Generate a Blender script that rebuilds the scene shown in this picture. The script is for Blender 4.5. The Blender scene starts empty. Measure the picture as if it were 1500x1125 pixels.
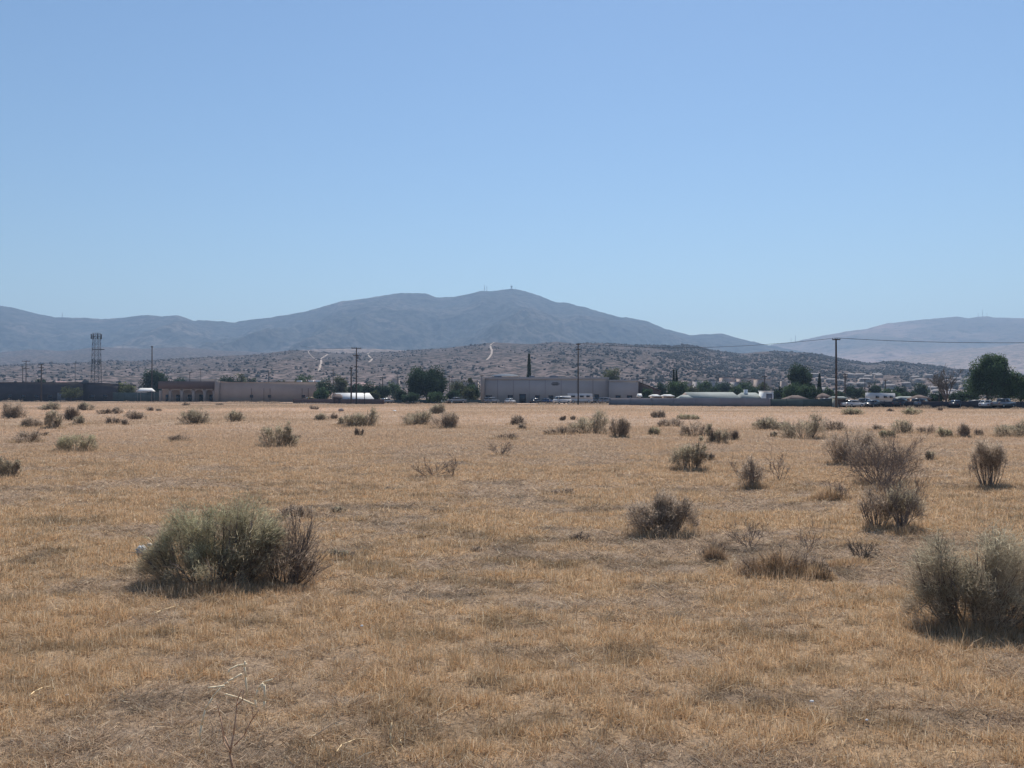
import bpy, math, random
import numpy as np
from mathutils import Vector

rng = np.random.default_rng(7)
C = bpy.context.scene.collection
F, CX, CY, HZ, EYE = 1300.0, 750.0, 562.5, 578.5, 2.4
PITCH = math.atan((HZ - CY) / F)
PI = math.pi

# ------------------------------------------------------------------ helpers
def ray(px, py):
    dx, dy = (px - CX) / F, (CY - py) / F
    return (dx, math.cos(PITCH) - dy * math.sin(PITCH), math.sin(PITCH) + dy * math.cos(PITCH))

def zat(py, D):                       # height seen at row py at depth D
    r = ray(CX, py)
    return EYE + r[2] / r[1] * D

def xat(px, D):
    return (px - CX) / F * D

def gnd(px, py):                      # the measured ground spot
    r = ray(px, py)
    t = -EYE / r[2]
    return r[0] * t, r[1] * t

def hsh(ix, iy, s):
    h = (ix.astype(np.int64) * 374761393 + iy.astype(np.int64) * 668265263 + s * 1442695041) & 0xFFFFFFFF
    h = ((h ^ (h >> 13)) * 1274126177) & 0xFFFFFFFF
    h = (h ^ (h >> 16)) & 0xFFFFFFFF
    h = (h * 2246822519) & 0xFFFFFFFF
    h = h ^ (h >> 15)
    return h.astype(np.float64) / 4294967295.0

def vn(x, y, s=0):
    x = np.asarray(x, float); y = np.asarray(y, float)
    ix, iy = np.floor(x), np.floor(y)
    fx, fy = x - ix, y - iy
    fx = fx * fx * (3 - 2 * fx); fy = fy * fy * (3 - 2 * fy)
    a, b = hsh(ix, iy, s), hsh(ix + 1, iy, s)
    c, d = hsh(ix, iy + 1, s), hsh(ix + 1, iy + 1, s)
    return (a * (1 - fx) + b * fx) * (1 - fy) + (c * (1 - fx) + d * fx) * fy

def fbm(x, y, s=0, o=4, g=0.5):
    t = 0; a = 1; n = 0
    for i in range(o):
        t = t + a * vn(x * 2.03 ** i + 17.3 * i, y * 2.03 ** i - 9.1 * i, s + i)
        n += a; a *= g
    return t / n

def ridged(x, y, s=0, o=4):
    t = 0; a = 1; n = 0
    for i in range(o):
        t = t + a * (1 - np.abs(2 * vn(x * 2.1 ** i + 5.2 * i, y * 2.1 ** i, s + i) - 1))
        n += a; a *= 0.5
    return t / n

def gh(x, y):                         # field relief, a few centimetres
    x = np.asarray(x, float); y = np.asarray(y, float)
    return (0.10 * (fbm(x / 2.6, y / 2.6, 3, 3) - 0.5) + 0.28 * (vn(x / 19, y / 19, 9) - 0.5)
            + 0.065 * (vn(x / 0.62, y / 0.62, 5) - 0.5) + 0.025 * (vn(x / 0.27, y / 0.27, 6) - 0.5))

def ghf(x, y):
    return float(gh(np.array([x]), np.array([y]))[0])

def mesh(name, V, Fc, mat, col=None, parent=None, smooth=False):
    V = np.asarray(V, np.float32)
    me = bpy.data.meshes.new(name)
    me.vertices.add(len(V)); me.vertices.foreach_set('co', V.ravel())
    if isinstance(Fc, np.ndarray):
        k = Fc.shape[1]; n = len(Fc)
        me.loops.add(n * k); me.loops.foreach_set('vertex_index', Fc.astype(np.int32).ravel())
        me.polygons.add(n); me.polygons.foreach_set('loop_start', np.arange(n, dtype=np.int32) * k)
    else:
        ls = np.cumsum([0] + [len(f) for f in Fc[:-1]]).astype(np.int32)
        fl = np.concatenate([np.array(f, np.int32) for f in Fc])
        me.loops.add(len(fl)); me.loops.foreach_set('vertex_index', fl)
        me.polygons.add(len(Fc)); me.polygons.foreach_set('loop_start', ls)
    if smooth:
        me.polygons.foreach_set('use_smooth', np.ones(len(me.polygons), dtype=bool))
    me.update(calc_edges=True)
    if col is not None:
        a = me.color_attributes.new('Col', 'FLOAT_COLOR', 'POINT')
        c = np.ones((len(V), 4), np.float32); c[:, :3] = col
        a.data.foreach_set('color', c.ravel())
    me.materials.append(mat)
    o = bpy.data.objects.new(name, me); C.objects.link(o)
    if parent is not None:
        o.parent = parent
    return o

def tag(o, label=None, cat=None, group=None, kind=None):
    if label: o['label'] = label
    if cat: o['category'] = cat
    if group: o['group'] = group
    if kind: o['kind'] = kind
    return o

def empty(name, loc, label, cat, group=None, rz=0):
    o = bpy.data.objects.new(name, None); C.objects.link(o)
    o.location = loc; o.rotation_euler = (0, 0, rz); o.empty_display_size = 0.3
    return tag(o, label, cat, group)

class MB:
    """collects simple solids into one mesh"""
    def __init__(s): s.v = []; s.f = []
    def add(s, vs, fs):
        n = len(s.v); s.v += [tuple(v) for v in vs]; s.f += [tuple(i + n for i in f) for f in fs]; return s
    def box(s, x0, x1, y0, y1, z0, z1):
        return s.add([(x0,y0,z0),(x1,y0,z0),(x1,y1,z0),(x0,y1,z0),(x0,y0,z1),(x1,y0,z1),(x1,y1,z1),(x0,y1,z1)],
              [(0,3,2,1),(4,5,6,7),(0,1,5,4),(1,2,6,5),(2,3,7,6),(3,0,4,7)])
    def bar(s, a, b, r0, r1=None, n=6):
        r1 = r0 if r1 is None else r1
        a, b = Vector(a), Vector(b); d = (b - a).normalized()
        u = d.orthogonal().normalized(); w = d.cross(u)
        vs = [a + (u * math.cos(2*PI*i/n) + w * math.sin(2*PI*i/n)) * r0 for i in range(n)]
        vs += [b + (u * math.cos(2*PI*i/n) + w * math.sin(2*PI*i/n)) * r1 for i in range(n)]
        fs = [(i, (i+1) % n, n + (i+1) % n, n + i) for i in range(n)] + [tuple(range(n-1,-1,-1)), tuple(range(n, 2*n))]
        return s.add(vs, fs)
    def extr(s, prof, y0, y1, y0s=None):          # profile in x,z extruded along y; y0s lets the top taper
        n = len(prof)
        vs = [(p[0], y0 + (p[2] if len(p) > 2 else 0), p[1]) for p in prof] + [(p[0], y1 - (p[2] if len(p) > 2 else 0), p[1]) for p in prof]
        fs = [tuple(range(n)), tuple(range(2*n-1, n-1, -1))] + [(i, n+i, n+(i+1) % n, (i+1) % n) for i in range(n)]
        return s.add(vs, fs)
    def gable(s, x0, x1, y0, y1, z0, zr, th=0.15, hip=0.0):     # ridge along x, eaves at z0
        ym = (y0 + y1) / 2
        o = [(x0,y0,z0),(x1,y0,z0),(x1,y1,z0),(x0,y1,z0),(x0+hip,ym,zr),(x1-hip,ym,zr)]
        lo = [(a, b, c - th) for a, b, c in o]
        return s.add(o + lo, [(0,1,5,4),(2,3,4,5),(0,4,3),(1,2,5),(7,6,10,11),(9,8,11,10),(6,9,10),(8,7,11),
                              (0,6,7,1),(1,7,8,2),(2,8,9,3),(3,9,6,0)])
    def build(s, name, mat, parent=None, smooth=False):
        return mesh(name, np.array(s.v, np.float32), s.f, mat, None, parent, smooth)

# ------------------------------------------------------------------ materials
def newmat(name):
    m = bpy.data.materials.new(name); m.use_nodes = True
    nt = m.node_tree; nt.nodes.clear()
    return m, nt, nt.nodes, nt.links

def N(nodes, t, **kw):
    n = nodes.new(t)
    for k, v in kw.items():
        setattr(n, k, v)
    return n

def ramp(nodes, stops):
    r = nodes.new('ShaderNodeValToRGB'); e = r.color_ramp.elements
    while len(e) > 1: e.remove(e[-1])
    e[0].position = stops[0][0]; e[0].color = (*stops[0][1], 1)
    for p, c in stops[1:]:
        x = e.new(p); x.color = (*c, 1)
    return r

def noise(nodes, links, vec, scale, detail=4, rough=0.55, dist=0.0):
    n = nodes.new('ShaderNodeTexNoise'); n.inputs['Scale'].default_value = scale
    n.inputs['Detail'].default_value = detail; n.inputs['Roughness'].default_value = rough
    n.inputs['Distortion'].default_value = dist
    links.new(vec, n.inputs['Vector']); return n.outputs['Fac']

def mixc(nodes, links, fac, a, b, mode='MIX'):
    m = nodes.new('ShaderNodeMix'); m.data_type = 'RGBA'; m.blend_type = mode
    for s, v in ((0, fac), (6, a), (7, b)):
        if hasattr(v, 'links'): links.new(v, m.inputs[s])
        else: m.inputs[s].default_value = v if s == 0 else (*v, 1)
    return m.outputs[2]

def simple(name, c, rough=0.85, metal=0.0, var=0.18, scale=1.2, spec=0.3, bump=0.0):
    m, nt, nd, lk = newmat(name)
    out = N(nd, 'ShaderNodeOutputMaterial'); b = N(nd, 'ShaderNodeBsdfPrincipled')
    b.inputs['Roughness'].default_value = rough; b.inputs['Metallic'].default_value = metal
    b.inputs['Specular IOR Level'].default_value = spec
    tc = N(nd, 'ShaderNodeTexCoord')
    f = noise(nd, lk, tc.outputs['Object'], scale, 5, 0.6)
    r = ramp(nd, [(0.3, tuple(x * (1 - var) for x in c)), (0.7, tuple(min(1, x * (1 + var)) for x in c))])
    lk.new(f, r.inputs['Fac']); lk.new(r.outputs['Color'], b.inputs['Base Color'])
    if bump:
        bp = N(nd, 'ShaderNodeBump'); bp.inputs['Strength'].default_value = bump
        f2 = noise(nd, lk, tc.outputs['Object'], scale * 8, 4)
        lk.new(f2, bp.inputs['Height']); lk.new(bp.outputs['Normal'], b.inputs['Normal'])
    lk.new(b.outputs['BSDF'], out.inputs['Surface'])
    return m

def leafmat(name, trans=0.3, gain=1.0):
    m, nt, nd, lk = newmat(name)
    out = N(nd, 'ShaderNodeOutputMaterial'); at = N(nd, 'ShaderNodeAttribute', attribute_name='Col')
    d = N(nd, 'ShaderNodeBsdfDiffuse'); t = N(nd, 'ShaderNodeBsdfTranslucent'); mx = N(nd, 'ShaderNodeMixShader')
    mx.inputs[0].default_value = trans
    lk.new(at.outputs['Color'], d.inputs['Color']); lk.new(at.outputs['Color'], t.inputs['Color'])
    lk.new(d.outputs[0], mx.inputs[1]); lk.new(t.outputs[0], mx.inputs[2]); lk.new(mx.outputs[0], out.inputs['Surface'])
    return m

def groundmat():
    m, nt, nd, lk = newmat('dry_field')
    out = N(nd, 'ShaderNodeOutputMaterial'); b = N(nd, 'ShaderNodeBsdfPrincipled')
    b.inputs['Roughness'].default_value = 0.95; b.inputs['Specular IOR Level'].default_value = 0.1
    g = N(nd, 'ShaderNodeNewGeometry'); P = g.outputs['Position']
    at = N(nd, 'ShaderNodeAttribute', attribute_name='Col')
    mid = noise(nd, lk, P, 2.6, 6, 0.7)
    r2 = ramp(nd, [(0.34, (0.55, 0.55, 0.57)), (0.47, (0.95, 0.95, 0.95)), (0.60, (1.02, 1.01, 1.0)), (0.74, (1.08, 1.05, 1.0))])
    lk.new(mid, r2.inputs['Fac'])
    fine = noise(nd, lk, P, 24, 6, 0.75)
    r3 = ramp(nd, [(0.34, (0.40, 0.39, 0.38)), (0.5, (0.88, 0.88, 0.88)), (0.66, (1.25, 1.2, 1.12))])
    lk.new(fine, r3.inputs['Fac'])
    c = mixc(nd, lk, 1.0, at.outputs['Color'], r2.outputs['Color'], 'MULTIPLY')
    c = mixc(nd, lk, 1.0, c, r3.outputs['Color'], 'MULTIPLY')
    lk.new(c, b.inputs['Base Color'])
    bp = N(nd, 'ShaderNodeBump'); bp.inputs['Strength'].default_value = 0.6; bp.inputs['Distance'].default_value = 0.04
    lk.new(noise(nd, lk, P, 22, 6, 0.7), bp.inputs['Height']); lk.new(bp.outputs['Normal'], b.inputs['Normal'])
    lk.new(b.outputs['BSDF'], out.inputs['Surface'])
    return m

def hillmat(name, low, high, scrub, zlow, zhigh, sc, thr=0.5, patch=0.004, spots=1.0):
    m, nt, nd, lk = newmat(name)
    out = N(nd, 'ShaderNodeOutputMaterial'); b = N(nd, 'ShaderNodeBsdfPrincipled')
    b.inputs['Roughness'].default_value = 1.0; b.inputs['Specular IOR Level'].default_value = 0.0
    g = N(nd, 'ShaderNodeNewGeometry'); P = g.outputs['Position']
    sx = N(nd, 'ShaderNodeSeparateXYZ'); lk.new(P, sx.inputs[0])
    mr = N(nd, 'ShaderNodeMapRange'); mr.inputs['From Min'].default_value = zlow; mr.inputs['From Max'].default_value = zhigh
    lk.new(sx.outputs['Z'], mr.inputs['Value'])
    pn = noise(nd, lk, P, patch, 6, 0.62, 0.6)
    ad = N(nd, 'ShaderNodeMath', operation='MULTIPLY_ADD'); ad.inputs[1].default_value = 2.4; ad.inputs[2].default_value = -1.2
    lk.new(pn, ad.inputs[0])
    sm = N(nd, 'ShaderNodeMath', operation='ADD', use_clamp=True); lk.new(mr.outputs['Result'], sm.inputs[0]); lk.new(ad.outputs[0], sm.inputs[1])
    base = mixc(nd, lk, sm.outputs[0], low, high)
    sp = noise(nd, lk, P, sc, 5, 0.7)
    r = ramp(nd, [(thr - 0.05, (0, 0, 0)), (thr + 0.05, (spots, spots, spots))]); lk.new(sp, r.inputs['Fac'])
    c = mixc(nd, lk, r.outputs['Color'], base, scrub)
    lk.new(c, b.inputs['Base Color'])
    bp = N(nd, 'ShaderNodeBump'); bp.inputs['Strength'].default_value = 0.8; bp.inputs['Distance'].default_value = 0.25 / sc
    lk.new(sp, bp.inputs['Height']); lk.new(bp.outputs['Normal'], b.inputs['Normal'])
    lk.new(b.outputs['BSDF'], out.inputs['Surface'])
    return m

M = {}
M['ground'] = groundmat()
M['grass'] = leafmat('dry_grass', 0.38)
M['leaf'] = leafmat('shrub_leaf', 0.5)
M['twig'] = leafmat('twig', 0.0)
M['treeleaf'] = leafmat('tree_leaf', 0.42)
M['wood'] = simple('weathered_pole', (0.075, 0.058, 0.05), 0.9, var=0.3, scale=3)
M['bark'] = simple('bark', (0.12, 0.095, 0.08), 0.95, var=0.3, scale=3)
M['steel'] = simple('galvanised_steel', (0.22, 0.22, 0.24), 0.6, 0.4)
M['dkmetal'] = simple('dark_metal', (0.05, 0.05, 0.055), 0.6, 0.2)
M['tan'] = simple('tan_stucco', (0.42, 0.325, 0.275), 0.95, var=0.08, scale=0.25)
M['tan2'] = simple('pale_stucco', (0.38, 0.305, 0.26), 0.95, var=0.08, scale=0.25)
M['mauve'] = simple('brown_stucco', (0.375, 0.35, 0.345), 0.95, var=0.08, scale=0.2)
M['fascia'] = simple('brown_fascia', (0.14, 0.095, 0.085), 0.9, var=0.1, scale=0.4)
M['navy'] = simple('dark_siding', (0.058, 0.05, 0.058), 0.8, var=0.2, scale=0.3)
M['block'] = simple('grey_block', (0.27, 0.245, 0.25), 0.95, var=0.14, scale=0.35)
M['greenfence'] = simple('green_screen', (0.07, 0.095, 0.09), 0.9, var=0.2, scale=0.5)
M['white'] = simple('white_paint', (0.80, 0.80, 0.78), 0.45, var=0.05)
M['roofwhite'] = simple('white_roof', (0.66, 0.65, 0.62), 0.7, var=0.12, scale=0.5)
M['roofgrey'] = simple('pale_roof', (0.26, 0.285, 0.265), 0.85, var=0.12, scale=0.6)
M['roofdust'] = simple('dusty_roof', (0.24, 0.21, 0.20), 0.9, var=0.3, scale=0.4)
M['roofbrown'] = simple('brown_roof', (0.11, 0.075, 0.065), 0.9, var=0.2, scale=0.8)
M['roofpink'] = simple('pink_roof', (0.42, 0.27, 0.25), 0.9, var=0.1, scale=0.8)
M['glass'] = simple('dark_glass', (0.02, 0.022, 0.028), 0.08, var=0.1, spec=0.6)
M['dark'] = simple('dark_opening', (0.015, 0.015, 0.018), 0.9)
M['rubber'] = simple('rubber', (0.018, 0.018, 0.018), 0.9)
M['chrome'] = simple('rim_metal', (0.5, 0.5, 0.5), 0.3, 0.9)
M['carwhite'] = simple('car_white', (0.55, 0.55, 0.55), 0.25, var=0.03, spec=0.5)
M['carsilver'] = simple('car_silver', (0.22, 0.23, 0.25), 0.3, 0.5, var=0.03)
M['cardark'] = simple('car_dark', (0.04, 0.045, 0.055), 0.25, var=0.03, spec=0.5)
M['caryellow'] = simple('car_yellow', (0.62, 0.45, 0.16), 0.35, var=0.05)
M['carblue'] = simple('car_blue', (0.05, 0.09, 0.19), 0.25, var=0.03, spec=0.5)
M['carred'] = simple('car_red', (0.25, 0.05, 0.04), 0.3, var=0.03)
M['lamp'] = simple('lamp_glass', (0.6, 0.6, 0.6), 0.15, var=0.02)
M['wire'] = simple('wire', (0.04, 0.04, 0.045), 0.7)
M['asphalt'] = simple('asphalt', (0.06, 0.058, 0.056), 0.9, var=0.15, scale=0.5)
M['track'] = simple('dirt_track', (0.37, 0.30, 0.25), 1.0, var=0.1, scale=0.05)
M['plastic'] = simple('white_plastic', (0.46, 0.47, 0.48), 0.5, var=0.06, scale=9)
M['signred'] = simple('sign_dark', (0.05, 0.04, 0.045), 0.8)
M['slope'] = hillmat('tan_slope_ground', (0.38, 0.285, 0.235), (0.25, 0.195, 0.165), (0.13, 0.11, 0.09), 40, 240, 0.04, 0.50, 0.005, 0.75)
M['foothill'] = hillmat('foothill_ground', (0.245, 0.19, 0.175), (0.155, 0.125, 0.118), (0.055, 0.052, 0.048), 5, 70, 0.12, 0.49, 0.006)
M['plateau'] = hillmat('plateau_ground', (0.33, 0.25, 0.20), (0.29, 0.22, 0.18), (0.12, 0.10, 0.085), 0, 100, 0.06, 0.52, 0.006, 0.8)
M['mountain'] = hillmat('mountain_ground', (0.30, 0.235, 0.20), (0.085, 0.08, 0.07), (0.035, 0.038, 0.035), 40, 200, 0.03, 0.50, 0.003, 0.85)
M['mountain2'] = hillmat('right_mountain_ground', (0.40, 0.28, 0.23), (0.15, 0.13, 0.11), (0.07, 0.07, 0.06), 150, 260, 0.02, 0.56, 0.0018, 0.7)

def blades(P, Dn, L, W, col, droop=0.3, seg2=True):
    n = len(P)
    rv = rng.normal(size=(n, 3)); S = np.cross(Dn, rv); S /= np.linalg.norm(S, axis=1)[:, None] + 1e-9
    S *= (W / 2)[:, None]
    if seg2:
        mid = P + Dn * (L * 0.55)[:, None]
        D2 = Dn + rng.normal(size=(n, 3)) * droop; D2 /= np.linalg.norm(D2, axis=1)[:, None]
        tip = mid + D2 * (L * 0.45)[:, None]
        V = np.stack([P - S, P + S, mid - S * 0.8, mid + S * 0.8, tip], 1).reshape(-1, 3)
        b = np.arange(n)[:, None] * 5
        T = np.stack([b + [0, 1, 3], b + [0, 3, 2], b + [2, 3, 4]], 1).reshape(-1, 3)
        return V, T, np.repeat(col, 5, 0)
    tip = P + Dn * L[:, None]
    V = np.stack([P - S, P + S, tip + S * 0.25, tip - S * 0.25], 1).reshape(-1, 3)
    T = np.arange(n * 4).reshape(-1, 4)
    return V, T, np.repeat(col, 4, 0)

CLUMPS = []

# ------------------------------------------------------------------ shrubs
def tubes(A, B, r0, r1, k=3):
    """independent tapered prisms, vectorised"""
    A = np.asarray(A, float); B = np.asarray(B, float); n = len(A)
    d = B - A; d /= np.linalg.norm(d, axis=1)[:, None] + 1e-9
    ref = np.where(np.abs(d[:, 2:3]) > 0.9, [[1.0, 0, 0]], [[0, 0, 1.0]])
    u = np.cross(d, ref); u /= np.linalg.norm(u, axis=1)[:, None] + 1e-9
    w = np.cross(d, u)
    ang = np.arange(k) * 2 * PI / k
    ring = u[:, None] * np.cos(ang)[None, :, None] + w[:, None] * np.sin(ang)[None, :, None]
    r0 = np.broadcast_to(r0, n); r1 = np.broadcast_to(r1, n)
    V = np.concatenate([A[:, None] + ring * r0[:, None, None], B[:, None] + ring * r1[:, None, None]], 1).reshape(-1, 3)
    b = np.arange(n)[:, None] * 2 * k
    Q = np.concatenate([b + np.array([[i, (i + 1) % k, k + (i + 1) % k, k + i]]) for i in range(k)], 0)
    return V, Q

def branch_tree(r, roots, dirs, lens, rad, levels, kids, spread, shrink, curve=0.18, up=0.1):
    """grows a branching system level by level; returns segment arrays and the tips"""
    SA, SB, R0, R1 = [], [], [], []
    P, D, L, Rr = [np.asarray(a, float) for a in (roots, dirs, lens, rad)]
    tips = []
    for lv in range(levels):
        n = len(P); ns = 3; pts = [P]; d = D.copy()
        for s in range(ns):
            d = d + r.normal(0, curve, (n, 3)); d[:, 2] += up * 0.5
            d /= np.linalg.norm(d, axis=1)[:, None]
            pts.append(pts[-1] + d * (L / ns)[:, None])
            SA.append(pts[-2]); SB.append(pts[-1])
            R0.append(Rr * (1 - 0.2 * s)); R1.append(Rr * (1 - 0.2 * (s + 1)))
        tips.append((pts[-1], d))
        if lv == levels - 1: break
        k = kids[lv]
        t = r.random((n, k)) * 0.75 + 0.25
        seg = np.minimum((t * ns).astype(int), ns - 1); fr = t * ns - seg
        PA = np.stack(pts, 1)
        a = PA[np.arange(n)[:, None], seg]; b = PA[np.arange(n)[:, None], seg + 1]
        NP = (a + (b - a) * fr[..., None]).reshape(-1, 3)
        ND = np.repeat(d, k, 0) + r.normal(0, spread, (n * k, 3)); ND[:, 2] += up
        ND /= np.linalg.norm(ND, axis=1)[:, None]
        NL = np.repeat(L, k) * shrink * (0.6 + 0.7 * r.random(n * k))
        NR = np.repeat(Rr, k) * 0.55
        P, D, L, Rr = NP, ND, NL, NR
    return np.concatenate(SA), np.concatenate(SB), np.concatenate(R0), np.concatenate(R1), tips

PAL = {  # foliage colours: (tips, inside)
    'green': ([0.46, 0.445, 0.29], [0.50, 0.39, 0.28]),
    'sage':  ([0.46, 0.415, 0.30], [0.48, 0.385, 0.29]),
    'grey':  ([0.50, 0.41, 0.32], [0.49, 0.385, 0.295]),
    'brown': ([0.46, 0.36, 0.265], [0.38, 0.295, 0.23]),
}

def shrub(px, py, w, h, pal, label, lobes=None, bare=0.15, cat='bush', name='desert_shrub', dens=1.0, seed=None, zlow=0.12):
    """px: middle, py: foot, w/h: measured size in the photograph's pixels"""
    seed = seed if seed is not None else int(px * 7 + py * 13)
    r = np.random.default_rng(seed)
    x0, D = gnd(px, py)
    Wd, Ht = w / F * D, h / F * D
    fade = max(0, min(1, 1 - (math.hypot(x0, D) - 150) / 250))
    z0 = ghf(x0, D) * fade
    root = empty(name, (x0, D, z0), label, cat, 'desert shrubs scattered over the field', 0)
    if lobes is None:
        k = r.integers(2, 5)
        lobes = [(r.uniform(-0.1, 0.1), 0.52, r.uniform(0.5, 0.8), r.uniform(0.6, 0.9))]
        for i in range(k):
            lobes.append((r.uniform(-0.4, 0.4), r.uniform(0.28, 0.6), r.uniform(0.25, 0.5), r.uniform(0.4, 1.0)))
        lobes = [(a, 0, c, d) for a, b, c, d in lobes]
    # lobe: (x offset in widths, y offset in widths, width share, height share)
    CLUMPS.append((x0, D, Wd, Ht))
    wd = max(0.0034, D * 0.00042)
    lw = max(0.04, 0.075 * Ht) if D < 16 else max(0.045, 0.085 * Ht)
    A, B, R0, R1 = [], [], [], []
    LP, LD, LC = [], [], []
    tipc, inc = np.array(PAL[pal][0]), np.array(PAL[pal][1])
    for lx, ly, lwid, lht in lobes:
        cx, cy, rx, rh = lx * Wd, ly * Wd, lwid * Wd / 2 * 1.12, lht * Ht
        nb = int(max(5, min(26, 10 * lwid * dens + 5)))
        # main stems: from a common foot, fanning to the lobe's shell
        ph = r.random(nb) * 2 * PI; rr = np.sqrt(r.random(nb)) * 0.95
        base = np.stack([cx * 0.6 + rx * 0.25 * rr * np.cos(ph), cy * 0.6 + rx * 0.25 * rr * np.sin(ph), np.full(nb, -0.03)], 1)
        top = np.stack([cx + rx * rr * np.cos(ph), cy + rx * rr * np.sin(ph) * 0.9, rh * (1 - 0.35 * rr ** 2) * (0.7 + 0.3 * r.random(nb))], 1)
        mid = base * 0.5 + top * 0.5; mid[:, :2] = base[:, :2] * 0.4 + top[:, :2] * 0.6; mid[:, 2] *= 0.85
        rs = max(0.008, D * 0.00024)
        A += [base, mid]; B += [mid, top]; R0 += [np.full(nb, rs * 1.4), np.full(nb, rs)]; R1 += [np.full(nb, rs), np.full(nb, rs * 0.5)]
        # side twigs off the stems
        nt = nb * 9
        si = r.integers(0, nb, nt); t = r.random(nt)[:, None]
        o = mid[si] * (1 - t) + top[si] * t
        dd = (top - base)[si]; dd /= np.linalg.norm(dd, axis=1)[:, None]
        dd = dd + r.normal(0, 0.42, (nt, 3)); dd /= np.linalg.norm(dd, axis=1)[:, None]
        ln = Ht * (0.07 + (0.16 if bare < 0.4 else 0.26) * r.random(nt))
        e = o + dd * ln[:, None]
        A.append(o); B.append(e); R0.append(np.full(nt, rs * 0.55)); R1.append(np.full(nt, rs * 0.25))
        # foliage: ragged tufts of upright sprays, gaps between them
        area = 2 * rx * rh
        nl = int(min(14000, dens * (1 - bare) * 2.7 * area / (wd * lw)))
        nt = int(max(8, 24 * (lwid + 0.3)))
        th_ = r.random(nt) * 2 * PI; tc_ = r.random(nt) ** 0.75; ts = np.sqrt(1 - tc_ ** 2); tu = 0.45 + 0.55 * r.random(nt) ** 0.5
        tx, ty = rx * ts * np.cos(th_) * tu, rx * ts * np.sin(th_) * tu * 0.9
        tz = rh * (zlow + (0.98 - zlow) * tc_ * tu * (0.86 + 0.2 * r.random(nt)))
        trd = r.uniform(0.14, 0.28, nt) * min(rx * 1.6, rh); tb = r.uniform(0.72, 1.3, nt)
        k = r.integers(0, nt, nl); q = r.normal(0, 0.55, (nl, 3)) * trd[k][:, None]; q[:, 2] *= 1.15
        p = np.stack([cx + tx[k], cy + ty[k], tz[k]], 1) + q
        un = r.random(nl) < 0.12
        ph = r.random(nl) * 2 * PI; uu = r.random(nl) ** 0.5
        pu = np.stack([cx + rx * np.cos(ph) * uu, cy + rx * np.sin(ph) * uu * 0.9, rh * (zlow + (1 - zlow) * r.random(nl)) * (1 - 0.5 * uu ** 2)], 1)
        p = np.where(un[:, None], pu, p); p[:, 2] = np.abs(p[:, 2])
        d = p * [1, 1, 0] - [cx * 0.6, cy * 0.6, 0]; d = d / (rx + 1e-6) * 0.7; d[:, 2] = 0.62
        d += r.normal(0, 0.5, (nl, 3)); d /= np.linalg.norm(d, axis=1)[:, None]
        LP.append(p - d * lw * 0.5); LD.append(d)
        hk = np.clip(p[:, 2] / rh, 0, 1)[:, None]
        c = (tipc * hk + inc * (1 - hk)) * (tb[k] * (0.6 + 0.8 * r.random(nl)))[:, None]
        dead = (r.random(nl) < 0.16)[:, None]
        c = np.where(dead, np.array([[0.30, 0.235, 0.18]]) * (0.7 + 0.6 * r.random((nl, 1))), c)
        LC.append(c)
    V, Q = tubes(np.concatenate(A), np.concatenate(B), np.concatenate(R0), np.concatenate(R1))
    tc = np.tile(np.array([[0.22, 0.18, 0.155]]), (len(V), 1)) * (0.6 + 0.9 * np.repeat(r.random(len(V) // 6), 6))[:, None]
    mesh('branches', V, Q, M['twig'], tc, root)
    P = np.concatenate(LP); Dn = np.concatenate(LD); c = np.concatenate(LC); n = len(P)
    if n:
        V, T, cc = blades(P, Dn, lw * (0.6 + 0.8 * r.random(n)), wd * (0.7 + 0.6 * r.random(n)), c, 0.25, seg2=D < 30)
        mesh('foliage', V, T, M['leaf'], cc, root)
    return root

def bare_shrub(px, py, w, h, label, nst=12, levels=4, lean=0.0, colr=(0.20, 0.165, 0.145), name='dead_shrub', cat='dead bush', fine=True, thick=1.0):
    seed = int(px * 5 + py * 11); r = np.random.default_rng(seed)
    x0, D = gnd(px, py); Wd, Ht = w / F * D, h / F * D
    z0 = ghf(x0, D)
    root = empty(name, (x0, D, z0), label, cat, 'dead shrubs scattered over the field', 0)
    th = r.random(nst) * 2 * PI
    spread = np.sqrt(0.1 + 0.9 * r.random(nst)) * min(1.35, math.atan2(Wd * 0.62, Ht * 0.6))
    d = np.stack([np.sin(spread) * np.cos(th) + lean, np.sin(spread) * np.sin(th) * 0.8, np.cos(spread)], 1)
    d /= np.linalg.norm(d, axis=1)[:, None]
    base = np.stack([r.normal(0, 0.05 * Wd, nst), r.normal(0, 0.05 * Wd, nst), np.full(nst, -0.03)], 1)
    L = np.minimum(Ht / (np.abs(d[:, 2]) + 0.05), Wd * 0.56 / (np.abs(d[:, 0]) + 0.05)); L = np.minimum(L, 1.1 * max(Ht, Wd * 0.5)) * (0.55 + 0.3 * r.random(nst))
    r0 = max(0.006, D * 0.00030) * thick
    SA, SB, R0, R1, tips = branch_tree(r, base, d, L, np.full(nst, r0), levels, [4, 4, 4, 3][:levels], 0.42, 0.5)
    R0 = np.maximum(R0, D * 0.00011); R1 = np.maximum(R1, D * 0.00008)
    keep = SB[:, 2] > -0.02
    V, Q = tubes(SA[keep], SB[keep], R0[keep], R1[keep])
    tc = np.tile(np.array([colr]), (len(V), 1)) * (0.6 + 0.9 * np.repeat(r.random(len(V) // 6), 6))[:, None]
    mesh('branches', V, Q, M['twig'], tc, root)
    return root

S = shrub
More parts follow.
